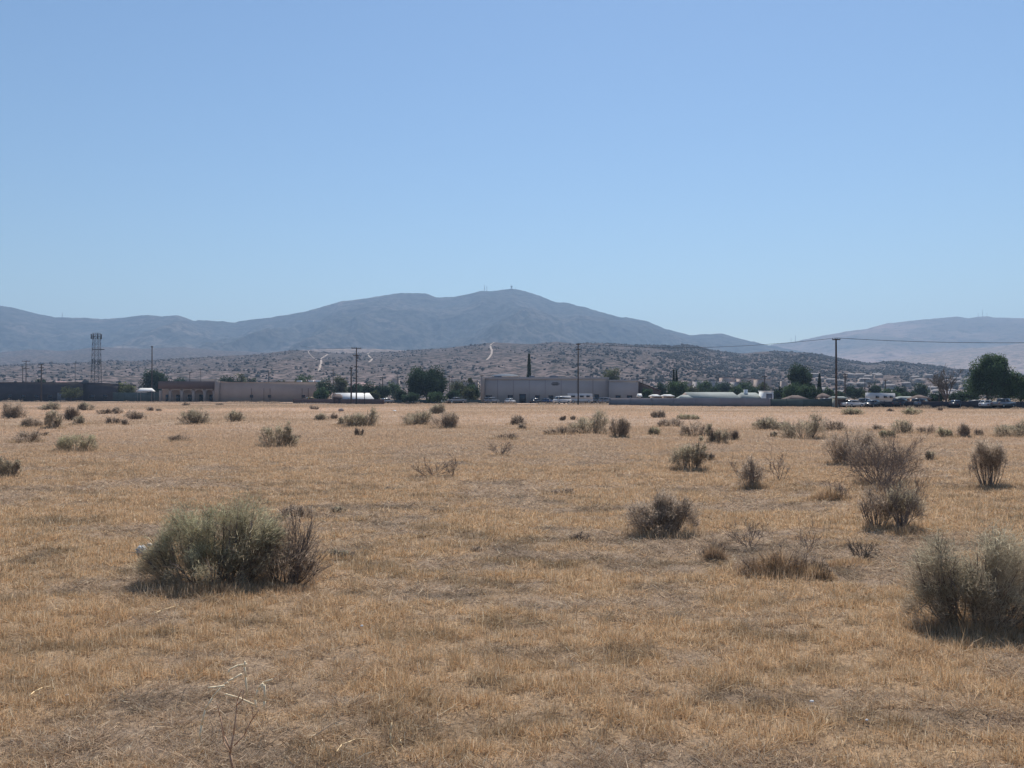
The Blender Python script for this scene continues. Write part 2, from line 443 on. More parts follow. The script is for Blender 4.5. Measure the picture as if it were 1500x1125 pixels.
# --- the two big near ones
S(312, 848, 184, 123, 'green', 'large green-topped rabbitbrush with dark woody base beside the white litter',
  lobes=[(-0.42, 0, 0.30, 0.62), (-0.24, 0.05, 0.48, 0.78), (0.02, 0.05, 0.52, 0.88), (0.25, 0.08, 0.50, 1.04), (0.05, -0.14, 0.66, 0.50), (0.42, -0.05, 0.36, 0.80)], bare=0.0, dens=1.3, zlow=0.18)
S(418, 844, 84, 122, 'brown', 'brown half-dead bush merging with the right side of the large green rabbitbrush',
  lobes=[(-0.2, -0.1, 0.8, 0.72), (0.2, 0.1, 0.7, 0.9), (0.1, -0.3, 0.9, 0.5), (0.4, -0.2, 0.5, 0.45)], bare=0.45, dens=0.9)
S(1434, 912, 208, 144, 'sage', 'biggest grey-green bush, cut off by the right edge of the field view',
  lobes=[(-0.30, 0, 0.42, 0.96), (-0.12, -0.1, 0.5, 0.74), (0.12, 0, 0.56, 1.0), (0.34, 0.1, 0.42, 0.95), (-0.35, -0.1, 0.3, 0.5), (0.1, -0.2, 0.5, 0.5)], bare=0.1, dens=1.15)
S(970, 777, 104, 62, 'grey', 'round grey three-lobed bush standing alone right of the middle',
  lobes=[(-0.27, 0, 0.46, 0.72), (-0.02, 0.05, 0.36, 1.02), (0.14, 0.05, 0.4, 0.9), (0.30, 0, 0.38, 0.88), (-0.1, -0.1, 0.6, 0.6)], bare=0.0, dens=1.25, zlow=0.2)
S(1138, 832, 122, 46, 'brown', 'low brown mound of dead scrub and grass below the bare twig bush',
  lobes=[(-0.25, 0, 0.5, 0.7), (0.08, 0, 0.5, 1.0), (0.34, 0, 0.3, 0.8)], bare=0.4, cat='bush')
S(1198, 836, 38, 36, 'brown', 'small brown tussock at the right end of the low brown mound', bare=0.3)
bare_shrub(1096, 792, 62, 46, 'thin leafless grey bush rising behind the low brown mound', nst=9)
bare_shrub(1180, 800, 44, 44, 'spindly leafless twigs right of the thin grey bush', nst=6, levels=3)
S(1045, 810, 34, 36, 'brown', 'stiff brown tussock left of the low brown mound', bare=0.5)
S(1284, 768, 46, 60, 'grey', 'narrow grey bush, left one of the upright pair under the big dead bush', lobes=[(-0.1, 0, 0.8, 1.0), (0.2, 0, 0.6, 0.7)], bare=0.2, zlow=0.4)
S(1320, 768, 54, 66, 'sage', 'upright grey-green bush, right one of the pair under the big dead bush', lobes=[(0.05, 0, 0.9, 1.0), (0.0, 0, 0.6, 0.8)], bare=0.05, zlow=0.35)
bare_shrub(1316, 772, 76, 88, 'scraggly bare twigs rising from the upright pair toward the big dead bush', nst=14, levels=4)
bare_shrub(1262, 812, 56, 34, 'low tangle of dark dead twigs left of the biggest bush', nst=11, levels=4, colr=(0.13, 0.115, 0.10), thick=1.4)
bare_shrub(1286, 712, 132, 76, 'big leafless grey bush with branches fanning wide to the right', nst=30, lean=0.10, levels=4, thick=1.2)
S(1248, 680, 84, 52, 'grey', 'wide grey bush just behind the big leafless fan-shaped bush', lobes=[(-0.3, 0, 0.4, 0.85), (0.05, 0, 0.6, 1.0), (0.35, 0, 0.42, 0.9), (0.1, 0, 0.9, 0.6)], bare=0.0)
S(1296, 706, 104, 66, 'brown', 'thin brown foliage inside the big leafless fan-shaped bush', lobes=[(-0.25, 0, 0.5, 0.85), (0.05, 0, 0.5, 1.0), (0.3, 0, 0.4, 0.8)], bare=0.5, zlow=0.4)
bare_shrub(1222, 728, 46, 28, 'low brush of grey dead stalks left of the big leafless bush', nst=14, levels=3)
S(1449, 712, 50, 70, 'grey', 'tall vase-shaped grey bush with a narrow foot near the right edge', lobes=[(0.0, 0, 0.5, 0.8), (-0.15, 0, 0.7, 1.0), (0.2, 0, 0.6, 0.95)], bare=0.0, zlow=0.5)
bare_shrub(1420, 695, 20, 24, 'tiny bare twig left of the tall vase-shaped bush', nst=6, levels=3)
S(1365, 672, 19, 20, 'sage', 'small lone round bush left of the tall vase-shaped bush')
S(1101, 711, 40, 50, 'grey', 'upright pointed grey bush beside the bare antler-like twigs', lobes=[(0, 0, 0.9, 0.8), (-0.05, 0, 0.45, 1.0)], bare=0.2)
bare_shrub(1086, 700, 54, 34, 'bare twig reaching left from the upright pointed bush', nst=4, levels=3, lean=-0.5)
bare_shrub(1143, 703, 56, 48, 'bare antler-like dead branches right of the upright pointed bush', nst=7, levels=3, lean=0.15, thick=1.3)
S(1009, 688, 56, 44, 'sage', 'dark sage bush with a taller right shoulder, right of the middle', lobes=[(-0.25, 0, 0.5, 0.72), (0.12, 0, 0.5, 0.85), (0.33, 0, 0.32, 1.08)], dens=1.3, bare=0, zlow=0.2)
S(1040, 676, 16, 11, 'grey', 'tiny bush touching the right of the dark sage bush')
S(14, 700, 36, 38, 'sage', 'grey-green bush cut by the left edge of the view', bare=0)
S(111, 663, 62, 26, 'green', 'wide low green bush below the left group of bushes', lobes=[(-0.3, 0, 0.4, 0.8), (0.0, 0, 0.5, 1.0), (0.32, 0, 0.38, 0.95)], bare=0, dens=1.2)
S(38, 649, 46, 21, 'grey', 'low grey bush between the edge bush and the far left cluster')
S(407, 657, 56, 36, 'sage', 'dark bush with a raised knob on its right, left of the middle', lobes=[(-0.3, 0, 0.4, 0.8), (0.05, 0, 0.45, 0.85), (0.25, 0, 0.22, 1.1), (0.4, 0, 0.3, 0.55)], dens=1.2, bare=0.05)
bare_shrub(634, 697, 76, 26, 'thin dead brush spreading low in the middle of the field', nst=16, levels=3)
bare_shrub(662, 697, 20, 38, 'upright dead stalks at the right end of the thin dead brush', nst=7, levels=3)
bare_shrub(732, 671, 36, 22, 'small faded dead bush in the middle, below two sparse ones', nst=12, levels=3)
S(738, 648, 42, 11, 'brown', 'sparse flat brown scrub above the small faded dead bush', bare=0.6)
# --- middle distance
for a in [
 (20, 613, 42, 22, 'grey', 'mauve-grey bush at the far left edge of the field'),
 (73, 601, 32, 12, 'sage', 'low bush farthest back in the left cluster'),
 (79, 629, 26, 30, 'sage', 'dark front bush of the left cluster'),
 (102, 616, 22, 22, 'grey', 'pale pointed bush right of centre in the left cluster'),
 (47, 626, 28, 13, 'grey', 'low grey bush at the left end of the left cluster'),
 (117, 623, 24, 13, 'sage', 'low bush at the right end of the left cluster'),
 (129, 602, 24, 12, 'sage', 'rounded dark bush close under the long dark building'),
 (150, 607, 26, 9, 'brown', 'flat brown bush right of the rounded dark one'),
 (174, 607, 21, 10, 'grey', 'small grey bush, second of the row toward the porch building'),
 (166, 621, 16, 11, 'brown', 'thin brown tuft in front of the row of small bushes'),
 (181, 624, 13, 12, 'grey', 'small knob of a bush beside the thin brown tuft'),
 (198, 614, 28, 14, 'grey', 'larger grey bush ending the row left of the porch building'),
 (219, 603, 11, 8, 'grey', 'tiny dark bush below the white awning'),
 (234, 603, 12, 5, 'grey', 'very small flat bush below the porch building'),
 (289, 623, 44, 24, 'sage', 'domed dark sage bush in front of the tan wall'),
 (340, 620, 30, 18, 'sage', 'oval bush right of the domed dark sage bush'),
 (269, 594, 18, 5, 'brown', 'flat weeds at the foot of the porch building'),
 (320, 593, 12, 3, 'brown', 'flat weeds at the foot of the tan wall'),
 (264, 648, 30, 11, 'brown', 'faint brown scrub below the domed dark sage bush'),
 (471, 617, 21, 10, 'sage', 'small bush left of the wide sage thicket'),
 (487, 615, 16, 8, 'brown', 'faint tuft between the small bush and the wide sage thicket'),
 (528, 627, 58, 24, 'sage', 'wide sage thicket below the white-roofed house'),
 (501, 625, 20, 12, 'sage', 'low left end of the wide sage thicket'),
 (461, 600, 13, 6, 'grey', 'dot of a bush below the yellow pickup'),
 (527, 641, 12, 10, 'brown', 'small brown tuft below the wide sage thicket'),
 (499, 744, 30, 9, 'sage', 'dark flat tuft on bare ground left of the middle'),
 (505, 808, 40, 9, 'sage', 'dark flat weeds right of the large green rabbitbrush'),
 (819, 718, 36, 8, 'grey', 'flat dark patch of weeds near the centre of the field'),
 (850, 786, 34, 12, 'brown', 'dull tuft left of the three-lobed grey bush'),
 (610, 624, 40, 22, 'sage', 'dark dome, left one of the central trio below the big tree'),
 (638, 607, 21, 14, 'sage', 'small bush standing behind the central trio'),
 (655, 630, 40, 26, 'grey', 'grey dead-topped bush, right one of the central trio'),
 (759, 622, 27, 14, 'grey', 'compact grey bush in front of the central building'),
 (767, 632, 16, 9, 'grey', 'small faint bush just below the compact grey one'),
 (822, 640, 38, 14, 'brown', 'low brown scrub left of the broad domed bush'),
 (868, 638, 56, 33, 'sage', 'broad domed sage bush in front of the central building'),
 (907, 644, 28, 32, 'grey', 'grey upright bush joined to the right of the broad dome'),
 (824, 616, 8, 7, 'brown', 'tiny bush behind the low brown scrub'),
 (838, 615, 12, 7, 'grey', 'tiny bush left of the top of the broad dome'),
 (962, 612, 26, 11, 'grey', 'grey bush near the boundary wall, left of a green one'),
 (983, 625, 34, 13, 'grey', 'flat purple-grey bush in front of the two wall-side bushes'),
 (1007, 614, 34, 10, 'green', 'flat green bush close to the boundary wall'),
 (959, 639, 16, 14, 'green', 'little olive bush left of the spiky grey bush'),
 (1017, 640, 38, 25, 'grey', 'spiky grey bush above the dark sage one'),
 (1052, 650, 29, 28, 'sage', 'rounded dark bush right of the spiky grey bush'),
 (1074, 645, 20, 18, 'brown', 'faded twiggy bush touching the rounded dark one'),
 (1121, 629, 48, 23, 'sage', 'sage bush with a high centre below the pale roofs'),
 (1133, 639, 12, 10, 'sage', 'small round bush at the foot of the high-centred sage bush'),
 (1178, 641, 56, 34, 'sage', 'large spreading bush below the dark round tree'),
 (1225, 630, 34, 18, 'grey', 'dark bush between the large spreading bush and the shed pole'),
 (1244, 608, 32, 11, 'green', 'flat green bush right below the parked cars'),
 (1336, 608, 38, 11, 'green', 'long flat green bush near the field edge on the right'),
 (1284, 630, 21, 13, 'grey', 'small grey bush left of the double green-grey bush'),
 (1300, 641, 22, 14, 'green', 'lower green part left of the double green-grey bush'),
 (1319, 634, 42, 19, 'sage', 'double green-grey bush under the bare tree'),
 (1355, 634, 22, 12, 'brown', 'faded brown bush right of the double green-grey bush'),
 (1387, 640, 23, 14, 'green', 'small bright green bush toward the right edge'),
 (1410, 640, 22, 24, 'grey', 'faint grey stalky bush right of the small bright green one'),
 (1433, 638, 12, 9, 'brown', 'faint brown tuft left of the edge dome'),
 (1486, 640, 48, 24, 'sage', 'dark domed bush cut by the right edge below the green tree'),
 (1303, 604, 10, 5, 'brown', 'tiny weeds at the field edge below the big truck'),
 (1376, 603, 8, 5, 'brown', 'tiny weeds at the field edge below the bare tree'),
 (602, 591.6, 34, 3, 'brown', 'strip of low weeds at the field edge below the big tree'),
 (430, 646, 18, 6, 'brown', 'faint weeds right of the knobbed dark bush'),
 (578, 712, 26, 7, 'brown', 'faint flat scrub left of the thin dead brush'),
 (430, 752, 44, 26, 'grey', 'dark grey twiggy bush behind the brown half-dead bush'),
 (1232, 720, 18, 10, 'grey', 'dull tuft beside the low grey dead stalks'),
 (700, 795, 24, 6, 'grey', 'thin dark weeds left of the dull tuft near the centre'),
 (640, 742, 20, 5, 'grey', 'small grey weeds on bare ground near the centre'),
 (60, 640, 18, 6, 'brown', 'faint weeds right of the low grey bush'),
]:
    S(a[0], a[1], a[2] * 1.22, a[3] * 1.14, a[4], a[5], bare=0.5 if a[4] == 'brown' else 0.1, dens=1.0)

# ------------------------------------------------------------------ dry stalks and litter
def stalk(pts, label, rad=0.005, colr=(0.72, 0.60, 0.42), name='dry_stalk', forks=()):
    """pts: photo pixels (px, py, extra depth); the first is the foot"""
    x0, D = gnd(pts[0][0], pts[0][1]); z0 = ghf(x0, D)
    W = []; flat = abs(pts[-1][0] - pts[0][0]) > abs(pts[-1][1] - pts[0][1])
    for px, py in pts:
        if flat:
            gx, gy = gnd(px, py); W.append((gx, gy, ghf(gx, gy) - z0 + 0.035))
        else:
            W.append((xat(px, D), D + 0.03 * math.sin(len(W) * 2.1), max(zat(py, D), 0.01) if py != pts[0][1] else 0))
    W = [Vector((a - x0, b - D, c + (0 if i else -0.02))) for i, (a, b, c) in enumerate(W)]
    mb = MB()
    rad = rad * 1.5
    for i in range(len(W) - 1):
        t0, t1 = i / len(W), (i + 1) / len(W)
        mb.bar(W[i], W[i + 1], rad * (1 - 0.5 * t0), rad * (1 - 0.5 * t1), 5)
    o = mb.build(name, simple('straw_%d' % int(pts[0][0]), (colr[0]*1.1, colr[1]*0.98, colr[2]*0.8), 0.8, var=0.12, scale=8))
    o.location = (x0, D, z0)
    return tag(o, label, 'stalk')
def forb():
    """reddish branching dry weed with pale hanging stems, at the bottom left"""
    x0, D = gnd(342, 1135); z0 = ghf(x0, D)
    e = empty('dry_weed', (x0, D, z0), 'reddish dead weed with forked stems and pale bent tips at the bottom left', 'weed')
    s = D / F
    def P(px, py, dy=0): return ((px - 342) * s, dy, (1135 - py) * s)
    red = simple('red_stem', (0.50, 0.31, 0.20), 0.85, var=0.15, scale=10)
    pal = simple('pale_stem', (0.88, 0.72, 0.48), 0.85, var=0.12, scale=10)
    mb = MB()
    for pl, r in [([(342,1140),(338,1110),(344,1080),(347,1050),(346,1035),(352,1018)], .0045), ([(340,1105),(328,1085),(320,1058),(316,1040)], .003),
                  ([(342,1100),(356,1085),(366,1065),(380,1045)], .003), ([(346,1040),(357,1030),(358,1015)], .0025), ([(338,1112),(326,1095),(322,1075)], .002), ([(366,1065),(372,1056),(370,1040)], .002)]:
        for i in range(len(pl) - 1):
            mb.bar(P(*pl[i], 0.03 * math.sin(i + pl[0][1])), P(*pl[i+1], 0.03 * math.sin(i + 1 + pl[0][1])), 1.8 * r * (1 - .12 * i), 1.8 * r * (1 - .12 * (i + 1)), 5)
    mb.build('stem', red, e)
    for k, pl in enumerate([[(360,1030),(358,1000),(356,985),(357,978)], [(357,991),(345,998),(338,1001)], [(357,984),(344,986),(332,992),(330,998)],
                  [(290,1093),(294,1070),(299,1048),(310,1030),(326,1012),(332,1008)], [(332,1008),(320,1010),(309,1011)],
                  [(371,1050),(370,1035),(374,1020),(383,1010),(395,1006)], [(383,1010),(380,1022)], [(390,1007),(390,1030),(389,1040)], [(326,1028),(345,1033),(370,1044)]]):
        m2 = MB(); dy = [0.02, -0.05, 0.05][k % 3]
        for i in range(len(pl) - 1):
            m2.bar(P(*pl[i], dy), P(*pl[i+1], dy), .0075, .006, 5)
        m2.build('bent_tip', pal, e)
forb()
stalk([(582,1112),(580,1100),(574,1085),(573,1070),(574,1057)], 'pale upright bent stalk at the bottom left of centre')
stalk([(590,1100),(589,1090),(587,1082),(588,1079)], 'short pale stalk just right of the upright bent one', 0.003)
stalk([(489,1112),(500,1100),(515,1093),(520,1090),(540,1088)], 'pale stalk lying low left of the upright bent one', 0.0035)
stalk([(288,1115),(295,1108),(303,1098)], 'short bright straw below the reddish weed')
stalk([(218,899),(235,896),(255,891),(262,890)], 'long pale straw lying left of the middle in front of the big rabbitbrush', 0.005)
stalk([(38,1018),(50,1012),(62,1006),(74,1003)], 'pale straw lying near the left edge', 0.004)
stalk([(491,781),(490,772),(487,766),(486,757)], 'upright pale stalk right of the brown half-dead bush', 0.007)
stalk([(684,797),(684,788),(683,785)], 'short pale stalk on the bare ground near the middle', 0.006)
stalk([(756,908),(775,909),(795,909),(818,910)], 'thin straw lying flat in the centre', 0.003)
stalk([(685,889),(705,890),(725,889)], 'thin straw lying left of the centre one', 0.004)
stalk([(1292,987),(1296,982),(1300,977)], 'bright short straw standing in golden grass at the right', 0.004)
stalk([(1388,1105),(1394,1098),(1399,1094)], 'short straw near the lower right corner', 0.004)
stalk([(1484,1112),(1486,1102),(1483,1092)], 'straw at the right edge, bottom', 0.004)
stalk([(506,985),(515,981),(527,976)], 'reddish straw leaning above the lying stalk', 0.003, (0.5, 0.33, 0.2))
for k, (px, py, h) in enumerate([(610,720,18),(928,768,20),(1110,712,10),(340,890,12),(1060,985,14),(905,1052,16),(168,940,20),(724,1102,10),(838,880,14),(1420,965,16),(180,1020,20),(1213,905,12)]):
    stalk([(px,py),(px+1.5,py-h*.5),(px-0.5,py-h)], ['thin grey stalk left of centre near the dead brush','thin stalk on the far side of the three-lobed grey bush','thin straw at the foot of the upright pointed bush','single straw in front of the large rabbitbrush','straw in the golden grass below the centre right','straw at the lower centre right','straw in the golden band at the left','small straw at the bottom centre','straw above the centre lying one','straw below the biggest bush','straw at the left under the golden band','straw left of the biggest bush foot'][k], 0.003)

def litter():
    x0, D = gnd(207, 812); z0 = ghf(x0, D); s = D / F
    r = np.random.default_rng(3)
    # crumpled bag: noisy ellipsoid sheet
    n1, n2 = 14, 10; V = []
    for i in range(n2 + 1):
        for j in range(n1):
            a, b = 2*PI*j/n1, PI*i/n2
            k = 0.45 + 0.85 * r.random()
            V.append((math.cos(a)*math.sin(b)*8*s*k, math.sin(a)*math.sin(b)*7*s*k, 6*s + math.cos(b)*7*s*k))
    Fc = [(i*n1+j, i*n1+(j+1) % n1, (i+1)*n1+(j+1) % n1, (i+1)*n1+j) for i in range(n2) for j in range(n1)]
    e = mesh('plastic_bag', V, Fc, M['plastic']); e.location = (x0, D, z0 + 0.02)
    tag(e, 'crumpled white plastic bag caught left of the large green rabbitbrush', 'litter')
    V2 = [(a*1.0, b, c) for a, b, c in V]
    V2 = [((v[0]*0.5 + 12*s), v[1]*0.5, v[2]*0.4 + 12*s) for v in V]
    e2 = mesh('paper_scrap', V2, Fc, simple('paper', (0.72, 0.62, 0.52), 0.8)); e2.location = (x0, D, z0 + 0.02)
    tag(e2, 'small cream paper scrap on top of the white plastic bag', 'litter')
litter()
for px, py, w, lb in [(499.5,592.5+11,7,'small pale stone in the far field left of centre'),(396,660,0,''),(98,1017,4,'white pebble near the left edge of the grass'),(578,603.4,4,'white scrap in the far field below the big tree'),(1189,1033,5,'white pebble in the lower right grass'),(1270,1058,4,'pale pebble at the lower right'),(530,914,4,'pale pebble left of the centre')]:
    if not w: continue
    x0, D = gnd(px, py); s = D / F * w / 2
    r = np.random.default_rng(int(px)); V = []
    for i in range(6):
        for j in range(8):
            a, b = 2*PI*j/8, PI*i/5; k = 0.8 + 0.4*r.random()
            V.append((math.cos(a)*math.sin(b)*s*k*1.3, math.sin(a)*math.sin(b)*s*k, math.cos(b)*s*k*0.8))
    Fc = [(i*8+j, i*8+(j+1) % 8, (i+1)*8+(j+1) % 8, (i+1)*8+j) for i in range(5) for j in range(8)]
    e = mesh('pebble', V, Fc, M['tan2'] if 'stone' in lb else M['white']); e.location = (x0, D, ghf(x0, D) + s*0.5 + (0.03 if D < 20 else 0.05))
    tag(e, lb, 'pebble')

# ------------------------------------------------------------------ grass
GOLD = np.array([[0.67, 0.465, 0.265], [0.73, 0.53, 0.32], [0.60, 0.395, 0.225], [0.77, 0.61, 0.41]])
GREY = np.array([[0.50, 0.375, 0.27], [0.60, 0.465, 0.34], [0.39, 0.295, 0.22], [0.70, 0.57, 0.42]])
PALE = np.array([0.65, 0.475, 0.335])  # far blade tone, with the backlit glow of distant grass put into the colour

def gold_mask(x, y):
    m = fbm(x / 3.1 + 40, y / 2.2, 21, 4, 0.6)
    m2 = fbm(x / 14, y / 14, 31, 3)
    return np.clip((m * 0.62 + m2 * 0.22 + 0.30 * fbm(x / 0.9 + 7, y / 0.55, 41, 3) - 0.545) * 7 + 0.50 + 0.28 * np.clip((11 - y) / 5, 0, 1), 0.12, 1)

def dark_mask(x, y):
    return (0.55 + 0.45 * np.clip((y - 6) / 6, 0, 1)) * np.clip((fbm(x / 0.9 + 9, y / 0.5, 51, 4, 0.62) - 0.55) * 7, 0, 1)

def field(n, D0, D1, pw, seed):
    """points in the forward wedge, density ~ D^-pw"""
    r = np.random.default_rng(seed)
    e = 2 - pw
    u = r.random(n)
    D = (D0 ** e + u * (D1 ** e - D0 ** e)) ** (1 / e)
    x = (r.random(n) * 2 - 1) * (0.67 * D + 1.0)
    return x, D, r

def build_grass():
    # near and middle field
    VV, TT, CC, off = [], [], [], 0
    x, y, r = field(2300000, 4.4, 70, 1.6, 11)
    kk = r.random(len(x)) < np.clip((72 - y) / 38, 0, 1); x, y = x[kk], y[kk]
    g = gold_mask(x, y); dk = dark_mask(x, y)
    clump = fbm(x / 0.16, y / 0.16, 61, 2)
    keep = r.random(len(x)) < np.clip((0.7 + 0.3 * g) * (1 - 0.35 * dk) * np.clip((clump - 0.30) * 3.4, 0.22, 1), 0, 1)
    x, y, g, dk, clump = x[keep], y[keep], g[keep], dk[keep], clump[keep]
    n = len(x); up = r.random(n) < (0.22 + 0.42 * g)
    th = r.random(n) * 2 * PI
    lean = np.where(up, np.abs(r.normal(0, 0.33, n)), np.clip(r.normal(1.25, 0.22, n), 0.6, 1.52))
    Dn = np.stack([np.sin(lean) * np.cos(th), np.sin(lean) * np.sin(th), np.cos(lean)], 1)
    L = np.where(up, 0.028 + 0.080 * g * r.random(n) + 0.02 * r.random(n), 0.05 + 0.10 * r.random(n)) * (0.6 + 0.8 * clump)
    tall = r.random(n) < 0.010; L = np.where(tall, L * 2.4, L)
    W = np.maximum(0.0042, y * 0.00052) * (0.6 + 0.8 * r.random(n))
    ci = r.integers(0, 4, n)
    w = np.clip(g + r.normal(0, 0.25, n), 0, 1)[:, None]
    col = GOLD[ci] * w + GREY[ci] * (1 - w)
    col = col * (0.5 + 0.8 * r.random(n))[:, None] * (1 - 0.42 * dk)[:, None]
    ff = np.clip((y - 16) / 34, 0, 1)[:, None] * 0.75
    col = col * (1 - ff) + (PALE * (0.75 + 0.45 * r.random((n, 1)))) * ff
    pal = r.random(n) < 0.025; col[pal] = [0.80, 0.70, 0.52]
    P = np.stack([x, y, gh(x, y) - 0.004 + np.where(up, 0, 0.02 * r.random(n))], 1)
    # taller grass caught round the feet of the bushes
    EP, ED, EL_, EW, EC = [], [], [], [], []
    for (bx0, by0, bw, bh) in CLUMPS:
        if by0 > 75: continue
        m = int(500 * min(1.6, bw) ** 2 * min(1, 22 / by0) + 40)
        a = r.random(m) * 2 * PI; rr = bw * (0.28 + 0.34 * r.random(m))
        ex, ey = bx0 + rr * np.cos(a), by0 + rr * np.sin(a) * 0.9
        le = np.abs(r.normal(0, 0.3, m)); t2 = r.random(m) * 2 * PI
        EP.append(np.stack([ex, ey, gh(ex, ey) - 0.005], 1)); ED.append(np.stack([np.sin(le) * np.cos(t2), np.sin(le) * np.sin(t2), np.cos(le)], 1))
        EL_.append((0.06 + 0.16 * r.random(m)) * min(1.0, 0.5 + bh)); EW.append(np.full(m, max(0.0045, by0 * 0.0005)))
        EC.append((GOLD[r.integers(0, 4, m)] * 0.5 + GREY[r.integers(0, 4, m)] * 0.5) * (0.5 + 0.8 * r.random(m))[:, None])
    for (tx_, ty_, tw, th2, cnt, gf) in [(1138, 834, 130, 44, 5200, 0.5), (1046, 812, 44, 34, 1300, 0.3), (1200, 838, 60, 34, 1500, 0.7), (1240, 818, 110, 16, 2200, 0.7), (312, 862, 210, 26, 3600, 0.6),
                                         (425, 858, 110, 24, 1500, 0.5), (1420, 920, 200, 34, 3200, 0.6), (245, 850, 50, 30, 900, 0.7), (1330, 775, 90, 18, 900, 0.5), (970, 782, 110, 14, 900, 0.6), (1180, 780, 90, 10, 800, 0.4), (1215, 728, 80, 22, 1600, 0.6), (1290, 716, 130, 14, 1500, 0.5), (1100, 712, 90, 14, 1100, 0.7), (1250, 790, 120, 14, 1300, 0.7)]:
        gx, gy = gnd(tx_, ty_); ww, hh2 = tw / F * gy, th2 / F * gy
        a = r.random(cnt) * 2 * PI; rr = np.sqrt(r.random(cnt)) * ww / 2
        ex, ey = gx + rr * np.cos(a), gy + rr * np.sin(a) * 0.45
        mound = np.clip(1 - (rr / (ww / 2)) ** 2, 0.15, 1) * (0.6 + 0.8 * vn(ex / 0.16, ey / 0.16, 17))
        le = np.abs(r.normal(0, 0.38, cnt)); t2 = r.random(cnt) * 2 * PI
        EP.append(np.stack([ex, ey, gh(ex, ey) - 0.005], 1)); ED.append(np.stack([np.sin(le) * np.cos(t2), np.sin(le) * np.sin(t2), np.cos(le)], 1))
        EL_.append(hh2 * mound * (0.5 + 0.5 * r.random(cnt))); EW.append(np.full(cnt, max(0.004, gy * 0.00042)))
        gm = (r.random(cnt) < gf)[:, None]
        EC.append(np.where(gm, GOLD[r.integers(0, 4, cnt)], np.array([[0.50, 0.36, 0.25]])) * (0.55 + 0.7 * r.random(cnt))[:, None])
    P = np.concatenate([P] + EP); Dn = np.concatenate([Dn] + ED); L = np.concatenate([L] + EL_); W = np.concatenate([W] + EW); col = np.concatenate([col] + EC)
    V, T, cc = blades(P, Dn, L, W, col)
    # far field: coarser tufts
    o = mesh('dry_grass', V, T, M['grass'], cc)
    tag(o, 'short golden and grey dry grass covering the near field', None, None, 'stuff')
    x, y, r = field(560000, 30, 300, 1.35, 12)
    kk = r.random(len(x)) < np.clip((y - 28) / 38, 0, 1); x, y = x[kk], y[kk]
    edge = 328 - (x / y + 0.577) / 1.154 * 176
    g = gold_mask(x, y)
    keep = (y < edge - 4) & (r.random(len(x)) < (0.35 + 0.65 * g))
    x, y, g = x[keep], y[keep], g[keep]; n = len(x)
    lean = np.abs(r.normal(0, 0.5, n)); th = r.random(n) * 2 * PI
    Dn = np.stack([np.sin(lean) * np.cos(th), np.sin(lean) * np.sin(th), np.cos(lean)], 1)
    L = 0.06 + 0.10 * r.random(n) * (0.4 + g)
    W = y * 0.0006 * (0.6 + 0.8 * r.random(n))
    w = np.clip(g + r.normal(0, 0.25, n), 0, 1)[:, None]; ci = r.integers(0, 4, n)
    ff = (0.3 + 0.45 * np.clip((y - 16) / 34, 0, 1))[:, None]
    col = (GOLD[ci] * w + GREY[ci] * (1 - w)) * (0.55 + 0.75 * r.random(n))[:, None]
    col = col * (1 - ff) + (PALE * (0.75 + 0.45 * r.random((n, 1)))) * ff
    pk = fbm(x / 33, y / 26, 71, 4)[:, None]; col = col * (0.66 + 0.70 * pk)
    m = 26000; q = r.random(m) * 1.3 - 0.65; ed = 328 - (q + 0.577) / 1.154 * 176
    clus = fbm(q * 90, q * 0 + 3, 8, 3); kk = r.random(m) < np.clip((clus - 0.42) * 5, 0.06, 1); q, ed, clus = q[kk], ed[kk], clus[kk]; m = len(q)
    ey = ed - 3 - 9 * r.random(m) ** 2; ex = q * ey
    x = np.concatenate([x, ex]); y = np.concatenate([y, ey]); L = np.concatenate([L, (0.12 + 0.55 * r.random(m)) * np.clip(clus * 1.5 - 0.2, 0.3, 1.2)])
    W = np.concatenate([W, ey * 0.0006]); l2 = np.abs(r.normal(0, 0.3, m)); t3 = r.random(m) * 2 * PI
    Dn = np.concatenate([Dn, np.stack([np.sin(l2) * np.cos(t3), np.sin(l2) * np.sin(t3), np.cos(l2)], 1)])
    col = np.concatenate([col, (GREY[r.integers(0, 4, m)] * 0.75) * (0.4 + 0.8 * r.random((m, 1)))])
    P = np.stack([x, y, gh(x, y) * np.clip(1 - (np.hypot(x, y) - 150) / 250, 0, 1)], 1)
    V, T, cc = blades(P, Dn, L, W, col, seg2=False)
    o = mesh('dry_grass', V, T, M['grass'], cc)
    tag(o, 'dry straw grass over the far half of the field', None, None, 'stuff')
build_grass()


